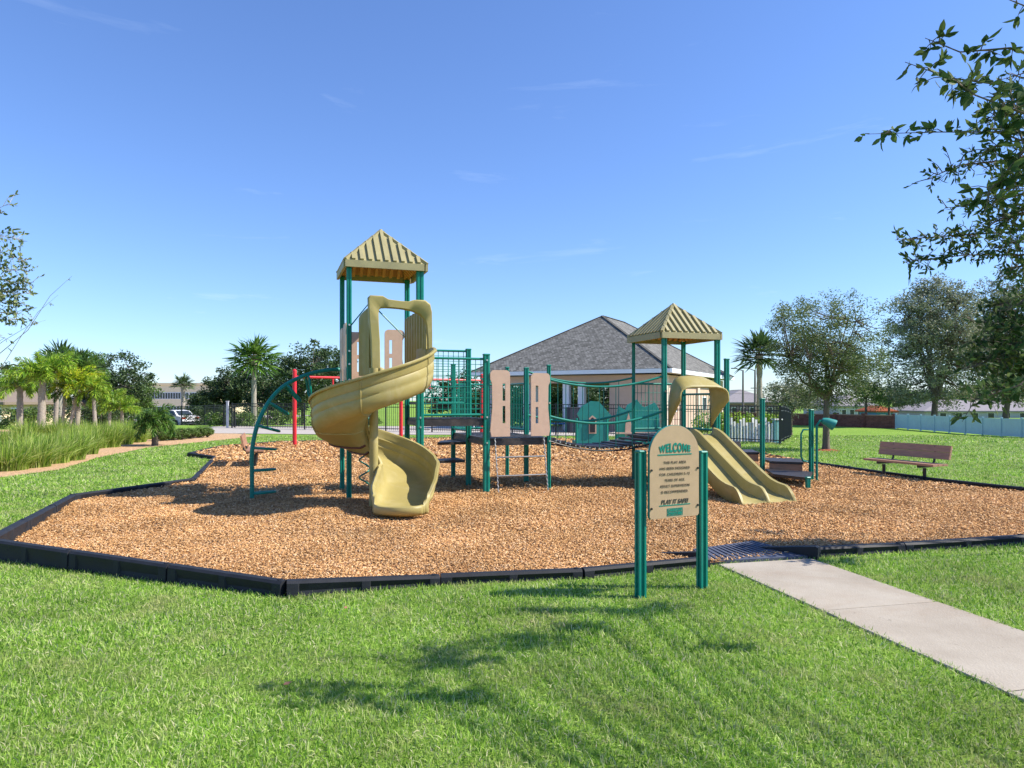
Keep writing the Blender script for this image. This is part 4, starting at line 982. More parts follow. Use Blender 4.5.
# pool furniture inside the fence
cab = thing('pool_cabinet', on(581,33), 'dark blue-grey storage cabinet behind the pavilion fence', 'cabinet')
mb = MB(); mb.box(on(584,34)+Z*.6, (1.7,.8,1.2), .2, .03); body = build('cabinet_body', mb, M['darkcloth'], cab); mb = MB()
for s in (-.42,.42): mb.box(on(584,34)+Vector((s,-.45,.6)), (.78,.04,1.08), .2)
build('door', mb, M['darkcloth'], cab)
def lounger(px, Y, label):
    c = on(px, Y); t = thing('pool_lounger', c, label, 'lounger', 'pool loungers')
    mb = MB(); mb.beam(c+Vector((-.9,0,.36)), c+Vector((.25,0,.36)), .6, .06); mb.beam(c+Vector((.25,0,.36)), c+Vector((.85,0,.85)), .6, .06); build('cushion', mb, M['blue'], t)
    mb = MB()
    for a in (-.8,.2):
        for b in (-.25,.25): mb.tube([c+Vector((a,b,0)), c+Vector((a,b,.34))], .025, 6)
    build('leg', mb, M['white'], t)
lounger(560, 35.5, 'blue pool lounger by the white column in the pavilion'); lounger(470, 36, 'blue pool lounger seen below the tall mesh deck')
# whitewashed screen behind right fence
sc2 = thing('picket_screen', on(750,25.9), 'weathered white board screen behind the black fence', 'screen')
for k in range(17):
    x = 728+k*3.1; p = on(x, 26.6-.04*k); hgt = .78+.10*math.sin(k*1.7)+.05*random.random(); mb = MB(); mb.box(p+Z*(hgt/2), (.105,.03,hgt), .3+random.uniform(-.1,.1), .005); build('board', mb, M['white'], sc2)
pd = thing('padded_post', on(776,25.8), 'pale teal padded post at the corner of the black fence', 'post')
mb = MB(); mb.box(on(777,25.7)+Z*.42, (.28,.2,.84), .2, .03); build('pad', mb, mat('pale_teal', (.25,.55,.55), .6), pd); mb = MB(); mb.box(on(777,25.7)+Z*.87, (.32,.24,.05), .2, .01); build('cap', mb, M['white'], pd)

# ================================================================== RIGHT BOUNDARY
def zH(p): p = Vector(p); p.z = float(H(p.x, p.y)); return p
bw0, bw1 = on(700,98), on(895,75)
bw = thing('brick_wall', zH(bw1), 'low brown brick wall at the far side of the lawn', 'wall')
n = 8
for k in range(n):
    a, b = zH(bw1.lerp(bw0,k/n)), zH(bw1.lerp(bw0,(k+1)/n)); mb = MB(); mb.beam(a+Z*.62, b+Z*.62, .25, 1.4); q = build('wall_panel', mb, M['brickwall'], bw); uv_planar(q, ((b-a).normalized(), (0,0,1)))
    mb = MB(); mb.beam(a+Z*1.38, b+Z*1.38, .34, .1); build('coping', mb, M['wood'], bw)
    mb = MB(); mb.box(a+Z*.74, (.5,.5,1.66)); q = build('pier', mb, M['brickwall'], bw); uv_planar(q, ((1,0,0),(0,0,1)))
vf = thing('vinyl_fence', zH(bw1), 'pale blue-white vinyl privacy fence beyond the lawn on the right', 'fence')
v0, v1 = on(896,74.6), Vector((39.4,38,0)); n = 15
for k in range(n):
    a, b = zH(v0.lerp(v1,k/n)), zH(v0.lerp(v1,(k+1)/n)); mb = MB(); d = b-a
    for j in range(8): p, q_ = a+d*((j+.03)/8), a+d*((j+.97)/8); mb.beam(p+Z*.76, q_+Z*.76, .03, 1.36)
    mb.beam(a+Z*.16, b+Z*.16, .06, .14); mb.beam(a+Z*1.46, b+Z*1.46, .06, .12); build('panel', mb, M['vinyl'], vf)
    mb = MB(); mb.box(a+Z*.78, (.14,.14,1.6)); mb.box(a+Z*1.6, (.18,.18,.05)); build('post', mb, M['vinyl'], vf)

# ================================================================== FAR BUILDINGS
def simple_house(name, label, px0, px1, Y, ztop, zeave, depth, wallm, roofm, wins=(), z0=None, flat=False, cat='building'):
    x0, x1 = (px0-512)/F*Y, (px1-512)/F*Y; zb_ = float(H((x0+x1)/2, Y))-.3
    t = thing(name, ((x0+x1)/2, Y+depth/2, zb_+.3), label, cat)
    mb = MB(); mb.box(((x0+x1)/2, Y+depth/2, (zb_+zeave)/2), (x1-x0, depth, zeave-zb_)); build('wall', mb, M[wallm], t)
    mb = MB(); o = .5
    if flat:
        mb.box(((x0+x1)/2, Y+depth/2, zeave+(ztop-zeave)/2+.003), (x1-x0+.4, depth+.4, ztop-zeave))
    else:
        h = min((x1-x0), depth)/2+o; A, B, C, D = [Vector(q) for q in ((x0-o,Y-o,zeave),(x1+o,Y-o,zeave),(x1+o,Y+depth+o,zeave),(x0-o,Y+depth+o,zeave))]
        if x1-x0 > depth: r0, r1 = Vector((x0-o+h,Y+depth/2,ztop)), Vector((x1+o-h,Y+depth/2,ztop)); f = [(0,1,5,4),(1,2,5),(2,3,4,5),(3,0,4)]
        else: r0, r1 = Vector(((x0+x1)/2,Y-o+h,ztop)), Vector(((x0+x1)/2,Y+depth+o-h,ztop)); f = [(0,1,4),(1,2,5,4),(2,3,5),(3,0,4,5)]
        mb.add([A,B,C,D,r0,r1], f+[(3,2,1,0)])
        for a, b in ((A,B),(B,C),(D,A)): mb.beam(a-Z*.1, b-Z*.1, .08, .2)
    build('roof', mb, M[roofm], t)
    for (a, b, z_, h_) in wins:
        xa, xb = (a-512)/F*Y, (b-512)/F*Y; mb = MB(); mb.box(((xa+xb)/2, Y-.012, z_), (xb-xa+.16, .05, h_+.16)); w_ = build('window', mb, M['white'], t)
        mb = MB(); mb.box(((xa+xb)/2, Y-.042, z_), (xb-xa, .02, h_)); build('pane', mb, M['glass'], w_)
    return t
simple_house('office_building', 'long beige two-storey building far beyond the parked car', 148, 214, 108, 4.2, 3.9, 24, 'beige', 'beige', [(190+2.6*i, 191.8+2.6*i, 2.2, .9) for i in range(9)]+[(150+2.6*i, 151.8+2.6*i, 2.2, .9) for i in range(15)]+[(150+3*i, 152+3*i, .0, 1.0) for i in range(21)], flat=True)
o = MB(); 
simple_house('house', 'beige house with brown hip roof behind the palms at left edge', -120, 2, 52, 2.62, 1.40, 11, 'beige', 'shinglebrown', [(-10,0,.45,.9),(12,20,.45,.9)])
simple_house('house', 'grey-roofed mauve house seen between the double slide and the oak', 722, 778, 112, 3.3, 1.2, 14, 'mauve', 'roofgrey', [(732+9*i, 736+9*i, -.2, 1.0) for i in range(5)])
simple_house('house', 'pale grey house behind the brown brick wall', 838, 876, 118, 2.6, .6, 14, 'greywall', 'roofgrey', [(842+8*i,846+8*i,-.6,1.0) for i in range(4)])
simple_house('shed', 'small red-roofed blue shed above the end of the brick wall', 877, 893, 100, .75, .0, 5, 'blue', 'redchips', [(881,885,-.9,.6)], cat='shed')
simple_house('house', 'white house beyond the vinyl fence behind the leaves', 925, 1075, 120, 1.6, -.3, 14, 'greywall', 'roofgrey', [(940+16*i,946+16*i,-1.2,1.0) for i in range(6)])

# ================================================================== POLES
def upole(px, Y, ztop, label, arm=True):
    c = on(px, Y); t = thing('light_pole', c, label, 'light pole', 'light poles behind the mauve house'); mb = MB(); mb.tube([c-Z*.1, Vector((c.x,c.y,ztop))], [.17,.11], 8); build('shaft', mb, M['pole'], t, smooth=60)
    mb = MB(); mb.tube([Vector((c.x,c.y,ztop-.1)), Vector((c.x-1.0,c.y,ztop+.25))], .06, 6); mb.box((c.x-1.2,c.y,ztop+.25), (.8,.3,.14), 0, .03); build('lamp_head', mb, M['pole'], t)
upole(743, 95, 5.6, 'left light pole of the two beside the palm trunk'); upole(755, 92, 5.5, 'right light pole of the two beside the palm trunk')
wp = thing('power_line', on(757,100), 'wooden utility pole with wires seen beside the palm trunk', 'utility pole')
mb = MB(); c = on(757.5,103); mb.tube([c, Vector((c.x,c.y,3.6))], .14, 6); mb.beam(Vector((c.x-1,c.y,3.3)), Vector((c.x+1,c.y,3.3)), .12,.12); build('shaft', mb, M['pole'], wp)
mb = MB()
for z in (3.35, 2.9): mb.tube([Vector((20+t*60, 103, z-.6*4*t*(1-t))) for t in np.linspace(0,1,12)], .02, 4)
build('wire', mb, M['pole'], wp)

# ================================================================== CAR
def car(c, rz, label):
    t = thing('parked_car', c, label, 'car', None, rz); prof_ = [(-2.25,.32),(-2.28,.62),(-2.2,.92),(-1.7,.98),(-1.15,1.40),(-.6,1.47),(.2,1.46),(.75,1.32),(1.25,1.0),(2.0,.88),(2.25,.68),(2.28,.34),(1.85,.24),(-1.85,.24)]
    n = len(prof_); rows = []; wid = [(-.80,.80),(-.90,.95),(-.92,1),(.92,1),(.90,.95),(.80,.80)]
    mb = MB(); rings = []
    for y, k in ((-.78,.93),(-.9,1.0),(.9,1.0),(.78,.93)):
        rings.append([Vector((x*(.985 if abs(y)<.8 else 1), y*(1-.20*max(0,(z-.95))/.5), z if (z<1 or abs(y)>.8) else z+.0)) for x, z in prof_])
    vs = [p for r in rings for p in r]; mb.add(vs, [(j*n+i, j*n+(i+1)%n, (j+1)*n+(i+1)%n, (j+1)*n+i) for j in range(3) for i in range(n)]+[tuple(range(n)), tuple(range(4*n-1,3*n-1,-1))])
    bo_ = build('body', mb, M['carpaint'], t, local=True, smooth=35)
    gl = MB(); 
    gl.add([(-1.66,-.66,1.02),(-1.66,.66,1.02),(-1.19,.60,1.385),(-1.19,-.60,1.385)], [(0,1,2,3)]); gl.v = [(x-.025,y,z+.02) for x,y,z in gl.v]
    gl.add([(1.24,-.66,1.03),(1.24,.66,1.03),(.80,.60,1.30),(.80,-.60,1.30)], [(3,2,1,0)])
    for s in (-1,1):
        y0_, y1_ = s*.905, s*.80; gl.add([(-1.45,y0_,1.0),(.98,y0_,1.0),(.62,y1_,1.33),(-.55,y1_,1.42),(-1.05,y1_,1.36)], [(0,1,2,3,4) if s<0 else (4,3,2,1,0)])
    build('window', gl, M['glass'], t, local=True)
    for x in (-1.4,1.4):
        for s in (-1,1):
            mb = MB(); mb.tube([(x,s*.70,.33),(x,s*.93,.33)], .33, 20); w_ = build('wheel', mb, M['tyre'], t, local=True, smooth=40)
            mb = MB(); mb.tube([(x,s*.90,.33),(x,s*.94,.33)], .2, 14); build('rim', mb, M['steel'], w_, local=True)
    for s in (-1,1):
        mb = MB(); mb.box((-2.26,s*.66,.80), (.08,.40,.15), 0, .02); build('taillight', mb, M['tail'], t, local=True)
        mb = MB(); mb.box((2.2,s*.66,.72), (.14,.34,.12), 0, .02); build('headlight', mb, M['white'], t, local=True)
    mb = MB(); mb.box((-2.29,0,.44), (.06,1.7,.16), 0, .02); build('bumper', mb, M['black'], t, local=True)
    mb = MB(); mb.box((-2.285,0,.74), (.03,.5,.13)); build('number_plate', mb, M['white'], t, local=True)
    return t
cc = Vector((-29.3,60.5,-.775)); car(cc, R(180-28), 'white sedan parked beyond the small palm and hedge')

# ================================================================== VEGETATION
TB = on(826,21.6)
tree('oak_tree', TB, (.05,0,2.98), (2.12,1.9,2.0), 1.55, .105, 'young live oak on the lawn right of the double slide', leafm='oak', ncl=270, nl=110, ll=.075, lw=.032, clr=.36, seed=5, limbs=10)
mb = MB(); mb.tube([TB-Z*.05, TB+Z*.05], [.75,.15], 20); tag(build('mulch_ring', mb, M['redchips'], origin=TB), 'ring of reddish mulch around the oak trunk on the lawn', 'mulch ring')
palm('cabbage_palm', on(759.5,44), 5.2, .16, 1.75, 'tall fan palm standing behind the left side of the lawn oak', 'fan', 'fan', nf=26, seed=31, hang=.62, droop=.3)
tree('oak_tree', on(934,80), (.3,0,10.0), (6.6,5,8.3), 2.6, .38, 'large grey-green oak beyond the pale vinyl fence', leafm='oakgrey', ncl=420, nl=100, ll=.27, lw=.13, clr=1.05, seed=6, limbs=11, holes=.15)
tree('oak_tree', on(1005,86), (1,0,10.4), (7.0,5,9.0), 2.6, .38, 'rear grey-green oak at the right frame edge behind the near leaves', leafm='oakgrey', ncl=420, nl=100, ll=.27, lw=.13, clr=1.1, seed=7, limbs=11, holes=.1)
# thin trees along the far boundary
tree('small_tree', on(791,60), (0,0,3.1), (2.6,2.3,1.8), 1.8, .12, 'low olive tree behind the palm trunk and the fence corner', leafm='oakgrey', ncl=90, nl=70, ll=.2, lw=.1, clr=.6, seed=12, group='small trees behind the walls')
tree('small_tree', on(866,84), (0,0,4.4), (3.6,3,3.6), 3.2, .16, 'lime green tree hanging over the middle of the brick wall', leafm='hedge', ncl=80, nl=60, ll=.25, lw=.12, clr=.8, seed=13, group='small trees behind the walls', holes=.3)
tree('small_tree', on(889,92), (0,0,3.2), (3.4,3,3.6), 3.0, .16, 'slim tree rising above the end of the brick wall', leafm='oak', ncl=60, nl=60, ll=.25, lw=.12, clr=.8, seed=14, group='small trees behind the walls', holes=.3)
for k, (px, Y, rx, rzz, zc, lab) in enumerate(((905,135,7,2.6,2.2,'olive far tree just right of the red-roofed shed'), (945,140,8,2.4,2.0,'far tree showing under the large grey oak'), (985,130,7,2.6,2.3,'far tree low behind the near hanging leaves'), (815,140,8,2.0,1.9,'far tree seen under the lawn oak crown'))):
    tree('far_tree', on(px,Y), (0,0,zc+1.0), (rx,4,rzz), 1.2, .25, lab, leafm='hedge', ncl=90, nl=50, ll=.5, lw=.28, clr=1.2, seed=40+k, group='far trees on the right horizon')
# trees behind left half
LT = [(228,70,(0,0,3.1),(2.6,2,1.9),'dark oak left of the cabbage palm trunk', 20),
      (252,68,(0,0,4.2),(3.5,2.6,3.2),'broad dark oak directly behind the cabbage palm', 21),
      (303,56,(0,0,4.0),(2.6,2.4,3.0),'tall dark oak behind the red swing post', 22),
      (330,60,(0,0,4.2),(3.0,2.4,2.9),'dark oak behind the arched climber top', 23),
      (275,64,(0,0,2.8),(3.2,2.4,2.2),'low dark oak between the palm and the swing post', 24),
      (112,62,(0,0,3.9),(3.4,2.6,3.0),'dark oak right of the palm grove', 25),
      (85,66,(0,0,3.6),(3.6,2.6,2.8),'dark oak behind the middle of the palm grove', 26),
      (18,62,(0,0,3.3),(4.2,2.6,2.4),'dark oak above the beige house roof', 27),
      (132,70,(0,0,2.6),(2.5,2.4,1.9),'small oak left of the beige office building', 28),
      (205,78,(0,0,1.9),(1.6,1.5,1.5),'small tree by the right end of the beige office building', 29)]
for px, Y, c_, r_, lab, sd in LT:
    tree('oak_tree', on(px,Y), c_, r_, c_[2]-r_[2]*.75, .2, lab, leafm='dark' if sd != 28 else 'hedge', ncl=110, nl=80, ll=.24, lw=.12, clr=.6, seed=sd, group='dark oaks behind the playground')
# trees behind pavilion seen through it
for k, (px, Y, lab) in enumerate(((470,60,'leafy tree behind the tall mesh deck'), (520,62,'leafy tree seen between the tan play panels'), (560,60,'leafy tree seen through the left of the pavilion'), (592,63,'leafy tree seen through the right of the pavilion'))):
    tree('pool_tree', on(px,Y), (0,0,2.2), (3.4,2,2.3), .6, .12, lab, leafm='dark', ncl=170, nl=80, ll=.24, lw=.13, clr=.6, seed=60+k, group='trees behind the pool pavilion')
for k, (px, Y, lab) in enumerate(((548,50,'clipped lime hedge mound at left behind the pavilion'),(600,50,'clipped lime hedge mound at right behind the pavilion'),(724,31,'yellow-green shrub above the white board screen, left one'),(748,30,'yellow-green shrub above the white board screen, right one'))):
    b = on(px,Y); t = thing('shrub', b, lab, 'shrub', 'lime shrubs by the pool'); mb = MB()
    for i in range(6): a = i*1.05; mb.tube([b, b+Vector((.5*math.cos(a),.3*math.sin(a),.7))], [.03,.01], 4)
    build('stem', mb, M['bark'], t); rg = np.random.default_rng(90+k); C = np.array(b)+rg.uniform([-1.3,-.5,.3],[1.3,.5,.95],(26,3)); leaves('foliage', C, .28, 70, .12, .06, LF['palmlime'], t, b, .8, rg)
palm('cabbage_palm', on(254,46), 4.3, .14, 1.8, 'tall fan palm with a grey trunk behind the black fence at left', 'fan', 'palm', nf=26, seed=32, hang=.62, droop=.3)
# palm grove left
GP = [(20,33,2.15,.20,1.25,'palmlime','leftmost lime-green palm with thick grey trunk',(0,0)),
      (41,29,2.45,.21,1.25,'palmlime','lime palm with the widest pale trunk in the grove',(.05,0)),
      (55,33,2.95,.14,1.2,'palm','green palm between the wide trunk and the leaning pair',(.1,0)),
      (61,30,1.85,.09,.95,'palm','thin upright palm with green fronds left of the leaning one',(.15,0)),
      (67,30,2.2,.09,1.15,'palmyellow','thin leaning palm with the brightest yellow crown',(.42,0)),
      (77,31,2.75,.15,1.2,'palm','straight-trunked palm with green crown right of the leaning pair',(.05,0)),
      (96,30,2.0,.11,1.1,'palmlime','low lime-green palm at right of the grove',(-.1,0)),
      (108,32,1.5,.10,1.05,'palmlime','short lime palm beside the dark shrubs',(.1,0)),
      (122,31,1.1,.10,1.05,'palmlime','squat green palm left of the small date palm',(.0,0))]
for k, (px, Y, th, tr, cr_, lm, lab, ln) in enumerate(GP):
    palm('feather_palm', on(px,Y), th, tr*.62, cr_*(1.0,1.15,.9,.8,1.1,1.05,.95,.85,.9)[k], lab, 'pinnate', lm, 'palms in the planting bed', nf=(20,24,15,12,16,22,15,18,14)[k], seed=100+k, lean=ln, droop=(.55,.4,.3,.6,.5,.3,.65,.5,.4)[k], hang=(.42,.36,.32,.5,.4,.34,.5,.44,.38)[k])
palm('cabbage_palm', on(60,48), 4.1, .17, 1.75, 'dark fan palm rising at the left back of the grove', 'fan', 'fan', nf=26, seed=33, hang=.62, droop=.3, group='fan palms behind the grove')
palm('cabbage_palm', on(78,49), 4.0, .17, 1.75, 'dark fan palm rising at the right back of the grove', 'fan', 'fan', nf=26, seed=34, hang=.62, droop=.3, group='fan palms behind the grove')
palm('date_palm', G(155,446), .85, .085, .78, 'small pygmy date palm at the end of the grasses', 'pinnate', 'palm', nf=26, seed=35, droop=.7, hang=.45, bark='bark')
palm('cabbage_palm', on(183,84), 4.0, .2, 1.6, 'distant fan palm in front of the beige office building', 'fan', 'fan', nf=20, seed=36, hang=.5, droop=.4)
# dark understory shrubs
for k, (px, Y, rx, h_, lm, lab) in enumerate(((20,38,1.6,.9,'dark','dark shrub under the leftmost palm'),(90,36,1.5,1.2,'dark','dark shrub behind the right of the palm grove'),(110,37,1.2,1.1,'dark','dark shrub under the short lime palm'),(33,36,.8,1.1,'hedge','bright round shrub between the two thick palm trunks'),(226,52,2.9,1.5,'dark','dark hedge right of the parked car'),(190,66,3.5,1.6,'dark','dark hedge behind the parked car'),(228,41.5,1.5,.7,'hedge','low clipped shrub before the dark hedge'),(112,48,2.4,1.3,'hedge','green shrub between grove and parked car'),(310,47,4.5,1.1,'hedge','green shrub row behind the left black fence'))):
    b = on(px,Y); t = thing('shrub', b, lab, 'shrub', 'shrubs behind the planting bed'); rg = np.random.default_rng(200+k)
    n_ = int(22*rx); C = np.array(b)+np.stack([rg.uniform(-rx,rx,n_), rg.uniform(-.6,.6,n_), rg.uniform(.1,h_,n_)],1); mb = MB()
    for c_ in C[::4]: mb.tube([Vector((c_[0],c_[1],b.z)), Vector(c_)], [.025,.008], 4, False)
    build('stem', mb, M['bark'], t); leaves('foliage', C, .3, 75, .13, .07, LF[lm], t, b, .8, rg)
# clipped hedge balls along the bed
hb = []
for k, (px, py, s) in enumerate(((163,441,1.0),(172,440.5,.95),(181,440,1.0),(190,439,.9),(199,438,.95),(207,437.5,.85))):
    b = G(px,py); t = thing('hedge_shrub', b, ('first','second','third','fourth','fifth','last')[k]+' small clipped shrub in the row right of the date palm, counted from the left', 'shrub', 'clipped shrubs right of the date palm')
    rg = np.random.default_rng(300+k); d = rg.normal(size=(60,3)); d /= np.linalg.norm(d,axis=1)[:,None]; C = np.array(b)+d*np.array([.27,.25,.17])*s+np.array([0,0,.24])
    mb = MB()
    for c_ in C[::6]: mb.tube([b, Vector(c_)], [.015,.005], 4, False)
    build('stem', mb, M['bark'], t); leaves('foliage', C, .075, 90, .035, .022, LF['hedge'], t, b, .9, rg)
# fountain grass clumps: one source of blades, each clump its own object
def fclump(seed, n=1100, r=.62, hgt=.80):
    rg = np.random.default_rng(seed); a = rg.uniform(0,2*np.pi,n); e = rg.uniform(.02,1.0,n); l = hgt*rg.uniform(.55,1.35,n)*(1-.25*e)
    a2 = a+rg.normal(0,.5,n); o = np.stack([np.cos(a),np.sin(a),np.zeros(n)],1); o2 = np.stack([np.cos(a2),np.sin(a2),np.zeros(n)],1); b = o*(rg.random(n)**.6*.42)[:,None]; K_ = 5; ln = []
    for k in range(K_):
        f = k/(K_-1); ln.append(b+o2*(r*e*(f**1.7)*l/hgt)[:,None]+np.array([0,0,1])*(l*(1.35*f-.50*f*f*(.25+e)))[:,None])
    return np.stack(ln,1), rg.normal(size=(n,3))
protos = []
for s in range(4):
    ln, fc = fclump(400+s); o = strips('foliage', ln, np.array([.013,.015,.014,.010,.002]), LF['fount'], None, (0,0,0), fc); protos.append(o.data); bpy.data.objects.remove(o)
FG = [(-40,470,1.15),(-18,474,1.1),(6,474,1.15),(30,471,1.1),(50,467,1.1),(68,464,1.0),(84,458,.95),(-45,455,1.2),(-10,456,1.15),(18,455,1.1),(45,453,1.0),(70,449,1.0),(95,452,.95),(108,451,.95),(122,448,.92),(136,446,.88),(146,443,.8),(110,444,.95),(128,441,.9),(85,444,1.0),(-85,468,1.2),(57,444,1.0),(28,445,1.1)]
for k, (px, py, s) in enumerate(FG):
    b = G(px,py-3.5); t = thing('fountain_grass', b, 'arching bright green clump of fountain grass in the bed left of the lawn', 'ornamental grass', 'fountain grass clumps massed along the bed')
    t.scale = (s*.88,s*.88,s*random.uniform(.50,.84)); t.rotation_euler = (0,0,random.uniform(0,6.28)); o = bpy.data.objects.new('foliage', protos[k%4]); COL.objects.link(o); o.parent = t; ORG[o] = ORG[t]
# flat white stones edging the bed
for k, (px, py) in enumerate(((66,470),(80,465),(92,461.5))): pass

# ---- near leaves hanging in from the right and left: trees standing beside the camera
def near_tree(base, label, segs, leafset, seed, tr=.12, lm='near', trunk_to=None, bark='bark'):
    base = Vector(base); t = thing('near_tree', base, label, 'tree'); rg = np.random.default_rng(seed); mb = MB(); top = Vector(trunk_to)
    mb.tube([base-Z*.1, base+Z*.3, base.lerp(top,.5)+Vector((.04,0,0)), top], [tr*1.3,tr,tr*.85,tr*.6], 10)
    L_ = []
    for path, r0, dens, ll, lw, spread in segs:
        pts = [Vector(p) for p in path]; root = min([base.lerp(top,f) for f in np.linspace(.3,1,15)], key=lambda q: (q-pts[0]).length+abs(q.z-(pts[0].z-.6))*.6)
        mb.tube([root, root.lerp(pts[0],.5)+Z*.1]+pts, [r0*1.5, r0*1.2]+[r0*(1-.8*i/(len(pts)-1)) for i in range(len(pts))], 5)
        for a, b in zip(pts[:-1], pts[1:]):
            n = max(1, int((b-a).length*dens))
            for i in range(n):
                p = a.lerp(b, rg.random()); tw = Vector(rg.normal(size=3)); tw.z *= .8; tw.normalize(); l = spread*rg.uniform(.3,1); e = p+tw*l
                if l > .03: mb.tube([p, p.lerp(e,.5)+Z*.01, e], [.0035,.0025,.0015], 3, False)
                m = rg.integers(3,7)
                for j in range(m): L_.append((np.array(p.lerp(e, .35+.65*rg.random())), np.array(tw), ll, lw))
    build('trunk', mb, M[bark], t, smooth=60)
    N = len(L_); p = np.array([q[0] for q in L_]); tw = np.array([q[1] for q in L_]); l = np.array([q[2] for q in L_])*rg.uniform(.55,1.25,N); w_ = np.array([q[3] for q in L_])*rg.uniform(.7,1.2,N)
    a = tw*.8+rg.normal(size=(N,3))*.6; a /= np.linalg.norm(a,axis=1)[:,None]; b = np.cross(a, rg.normal(size=(N,3))); b /= np.linalg.norm(b,axis=1)[:,None]; nn = np.cross(a,b)
    l = l[:,None]; w_ = w_[:,None]; c = p+nn*rg.normal(size=(N,1))*.002
    # leaf: 8-vertex pointed oval folded on its midrib and curled
    mid = [c, c+a*l*.33-nn*l*.02, c+a*l*.68-nn*l*.06, c+a*l-nn*l*.14]
    Lf = [mid[1]+b*w_*.5+nn*w_*.15, mid[2]+b*w_*.42+nn*w_*.12]; Rt = [mid[1]-b*w_*.5+nn*w_*.15, mid[2]-b*w_*.42+nn*w_*.12]
    V = np.stack(mid+Lf+Rt,1).reshape(-1,3); fi = np.array([(0,1,4,4),(1,2,5,4),(2,3,5,5),(0,6,1,1),(1,6,7,2),(2,7,3,3)])
    q4 = np.array([(1,2,5,4),(1,6,7,2)]); t3 = np.array([(0,1,4),(2,3,5),(0,6,1),(2,7,3)])
    base_i = np.arange(N)[:,None,None]*8
    me = bpy.data.meshes.new('crown'); fs = [tuple(x) for x in (base_i+q4[None]).reshape(-1,4)]+[tuple(x) for x in (base_i+t3[None]).reshape(-1,3)]
    me.from_pydata([tuple(x) for x in (V-np.array(base))], [], fs); me.update(); link_mesh('crown', me, LF[lm], t)
    return t
def S(Y, *pp): return [P(x, y, Y+.0*i) for i, (x, y) in enumerate(pp)]
segsR = []
def br_(Y, pts, r0=.010, dens=22, ll=.075, lw=.026, spread=.12): segsR.append((S(Y,*pts), r0, dens, ll, lw, spread))
br_(3.6, [(1045,60),(1010,48),(960,52),(925,38)], .008, 32, 0.065, 0.026, 0.105)
br_(3.6, [(1045,95),(1005,85),(950,78),(905,62)], .008, 33, 0.059, 0.024, 0.120)
br_(3.4, [(1045,120),(1020,112),(975,95),(940,70)], .008, 44, 0.076, 0.035, 0.150)
br_(3.5, [(1045,150),(1000,132),(940,132),(868,134)], .006, 32, 0.059, 0.024, 0.060)
br_(4.2, [(1048,150),(1010,160),(960,165),(925,180)], .008, 85, .042, .014, .14)
br_(4.3, [(1048,120),(1030,125),(990,130)], .008, 85, .042, .014, .16)
br_(4.4, [(1048,190),(1020,195),(975,205),(945,208)], .008, 75, .042, .014, .12)
br_(3.5, [(1048,160),(1025,150),(990,190),(985,212)], .008, 46, 0.076, 0.033, 0.150)
br_(4.2, [(1048,60),(1035,70),(1000,80)], .008, 60, .045, .016, .16)
br_(5.0, [(1052,215),(1010,232),(950,236),(895,240)], .009, 90, .050, .018, .13)
br_(5.0, [(1052,250),(1020,255),(965,255),(905,262)], .009, 85, .050, .018, .14)
br_(7.80, [(1052,270),(1040,285),(1000,290)], .010, 60, 0.065, 0.025, 0.270)
br_(6.90, [(1052,310),(1040,325),(995,330),(975,345)], .010, 87, 0.072, 0.031, 0.270)
br_(6.90, [(1052,345),(1035,355),(990,360),(962,370)], .010, 87, 0.072, 0.031, 0.270)
br_(6.60, [(1052,375),(1040,385),(1000,390),(975,395)], .010, 83, 0.075, 0.034, 0.255)
br_(4.3, [(1048,360),(1020,385),(975,400),(962,422)], .007, 34, .062, .026, .10)
br_(7.35, [(1052,300),(1050,340),(1015,350)], .010, 93, 0.072, 0.031, 0.360)
br_(4.4, [(1048,140),(1020,170),(992,178)], .008, 90, .045, .016, .18)
br_(4.6, [(1048,205),(1015,215),(985,222)], .008, 80, .048, .018, .16)
br_(6.90, [(1048,285),(1025,300),(1005,312)], .010, 73, 0.068, 0.028, 0.300)
br_(4.0, [(1045,95),(1015,115),(985,118)], .007, 78, 0.059, 0.025, 0.180)
br_(4.0, [(1050,20),(1030,8),(1000,-4)], .008, 27, 0.065, 0.027, 0.090)
for (x_, y_, Yq) in ((1000,215,4.6),(1005,185,4.3),(1008,240,4.9),(1012,265,5.1),(1000,140,4.0),(1010,100,3.9)):
    br_(Yq, [(1050,y_-8),(1030,y_-2),(x_,y_+4),(x_-12,y_+12)], .007, 110, .052, .019, .2)
for (x_, y_) in ((1000,318),(995,342),(1005,365),(1010,300),(990,356),(1008,385)):
    br_(7.2, [(1052,y_-6),(1030,y_),(x_,y_+3),(x_-14,y_+6)], .008, 90, .08, .034, .3)
segsR2 = [q for q in segsR if q[0][0].y > 5.6]; segsR = [q for q in segsR if q[0][0].y <= 5.6]
near_tree((3.9,1.7,0), 'leafy tree beside the camera with twigs hanging in from the upper right', segsR, None, 71, trunk_to=(4.1,2.0,3.9), tr=.10)
near_tree((9.2,7.6,0), 'dense tree right of the path with dark leaves drooping before the pale fence', segsR2, None, 73, trunk_to=(9.1,7.4,3.4), tr=.10)
segsL = []
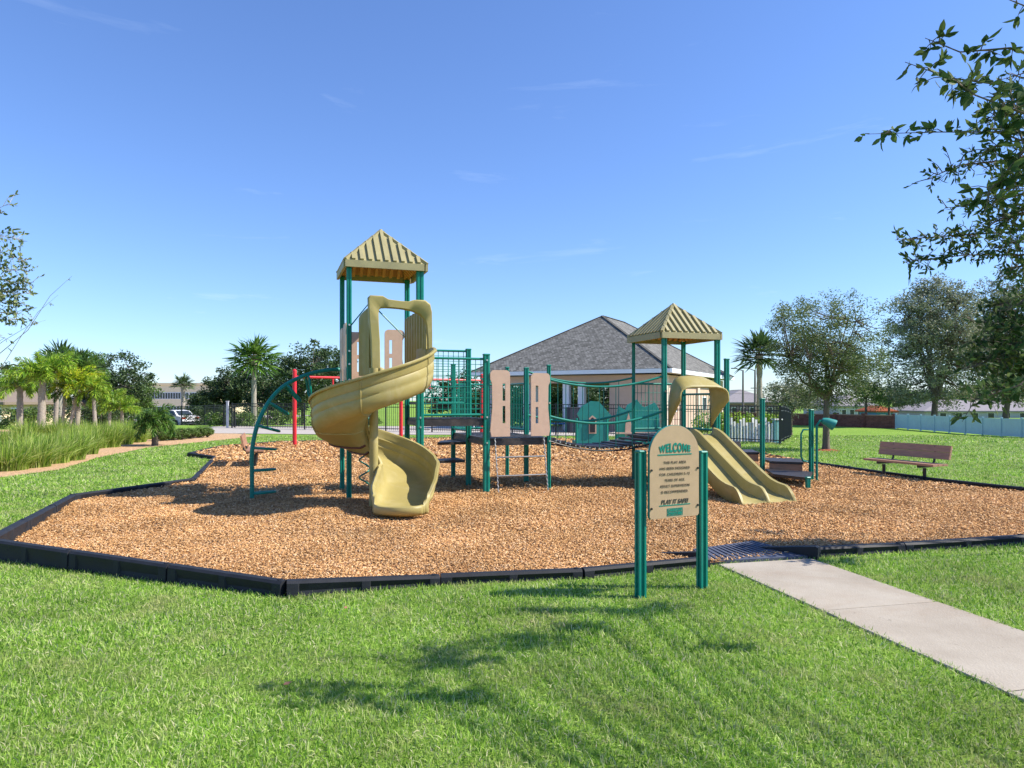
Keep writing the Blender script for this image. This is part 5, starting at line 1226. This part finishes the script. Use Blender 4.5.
def bl_(Y, pts, r0=.007, dens=26, ll=.055, lw=.026, spread=.2): segsL.append((S(Y,*pts), r0, dens, ll, lw, spread))
bl_(8, [(-60,250),(-25,225),(-5,210),(10,203)], dens=26)
bl_(8, [(-60,300),(-25,262),(0,252),(28,262)], dens=60)
bl_(8, [(-60,320),(-25,290),(0,285),(34,282)], dens=64)
bl_(8, [(-60,330),(-25,310),(0,300),(28,305)], dens=64)
bl_(8.2, [(-60,350),(-25,330),(-5,318),(18,322)], dens=44)
bl_(7.8, [(-60,370),(-30,345),(-8,335),(6,338)], dens=36)
bl_(8, [(-60,280),(-25,245),(0,235),(20,240)], dens=60)
bl_(8, [(-60,310),(-25,275),(0,268),(30,272)], dens=70)
bl_(8, [(-60,330),(-25,300),(0,292),(32,294)], dens=70)
bl_(8, [(-60,350),(-25,318),(0,312),(24,314)], dens=60)
bl_(8, [(-50,395),(-8,360),(28,330),(50,296),(72,276)], .006, 1.0, .03, .012, .08)
bl_(8, [(-40,420),(-10,385),(22,335),(38,312),(58,295)], .005, 1.0, .03, .012, .08)
bl_(8, [(-30,365),(5,340),(30,325),(46,320)], .004, .8, .03, .012, .08)
near_tree((-6.6,8,0), 'tree at the left edge with small leaves and bare pale twigs', segsL, None, 72, trunk_to=(-6.7,8,3.6), lm='oak', tr=.13, bark='barkgrey')
# fallen leaves on the front lawn
for k, (px, py) in enumerate(((283,696),(345,617))):
    c = G(px,py); mb = MB(); a = .6+k; d = Vector((math.cos(a),math.sin(a),.1)); n_ = Vector((-d.y,d.x,.2)); c.z = .06
    mb.add([c, c+d*.02+n_*.014, c+d*.05, c+d*.02-n_*.014], [(0,1,2,3)]); mb.add([c+Z*.001, c+d*.02+n_*.014+Z*.001, c+d*.05+Z*.001, c+d*.02-n_*.014+Z*.001], [(3,2,1,0)])
    tag(build('fallen_leaf', mb, M['woodlight'], origin=c), ('dry tan leaf lying low on the front lawn','dry brown leaf lying near the black edging corner')[k], 'leaf', 'fallen leaves on the front lawn')
print('objects', len(bpy.data.objects))
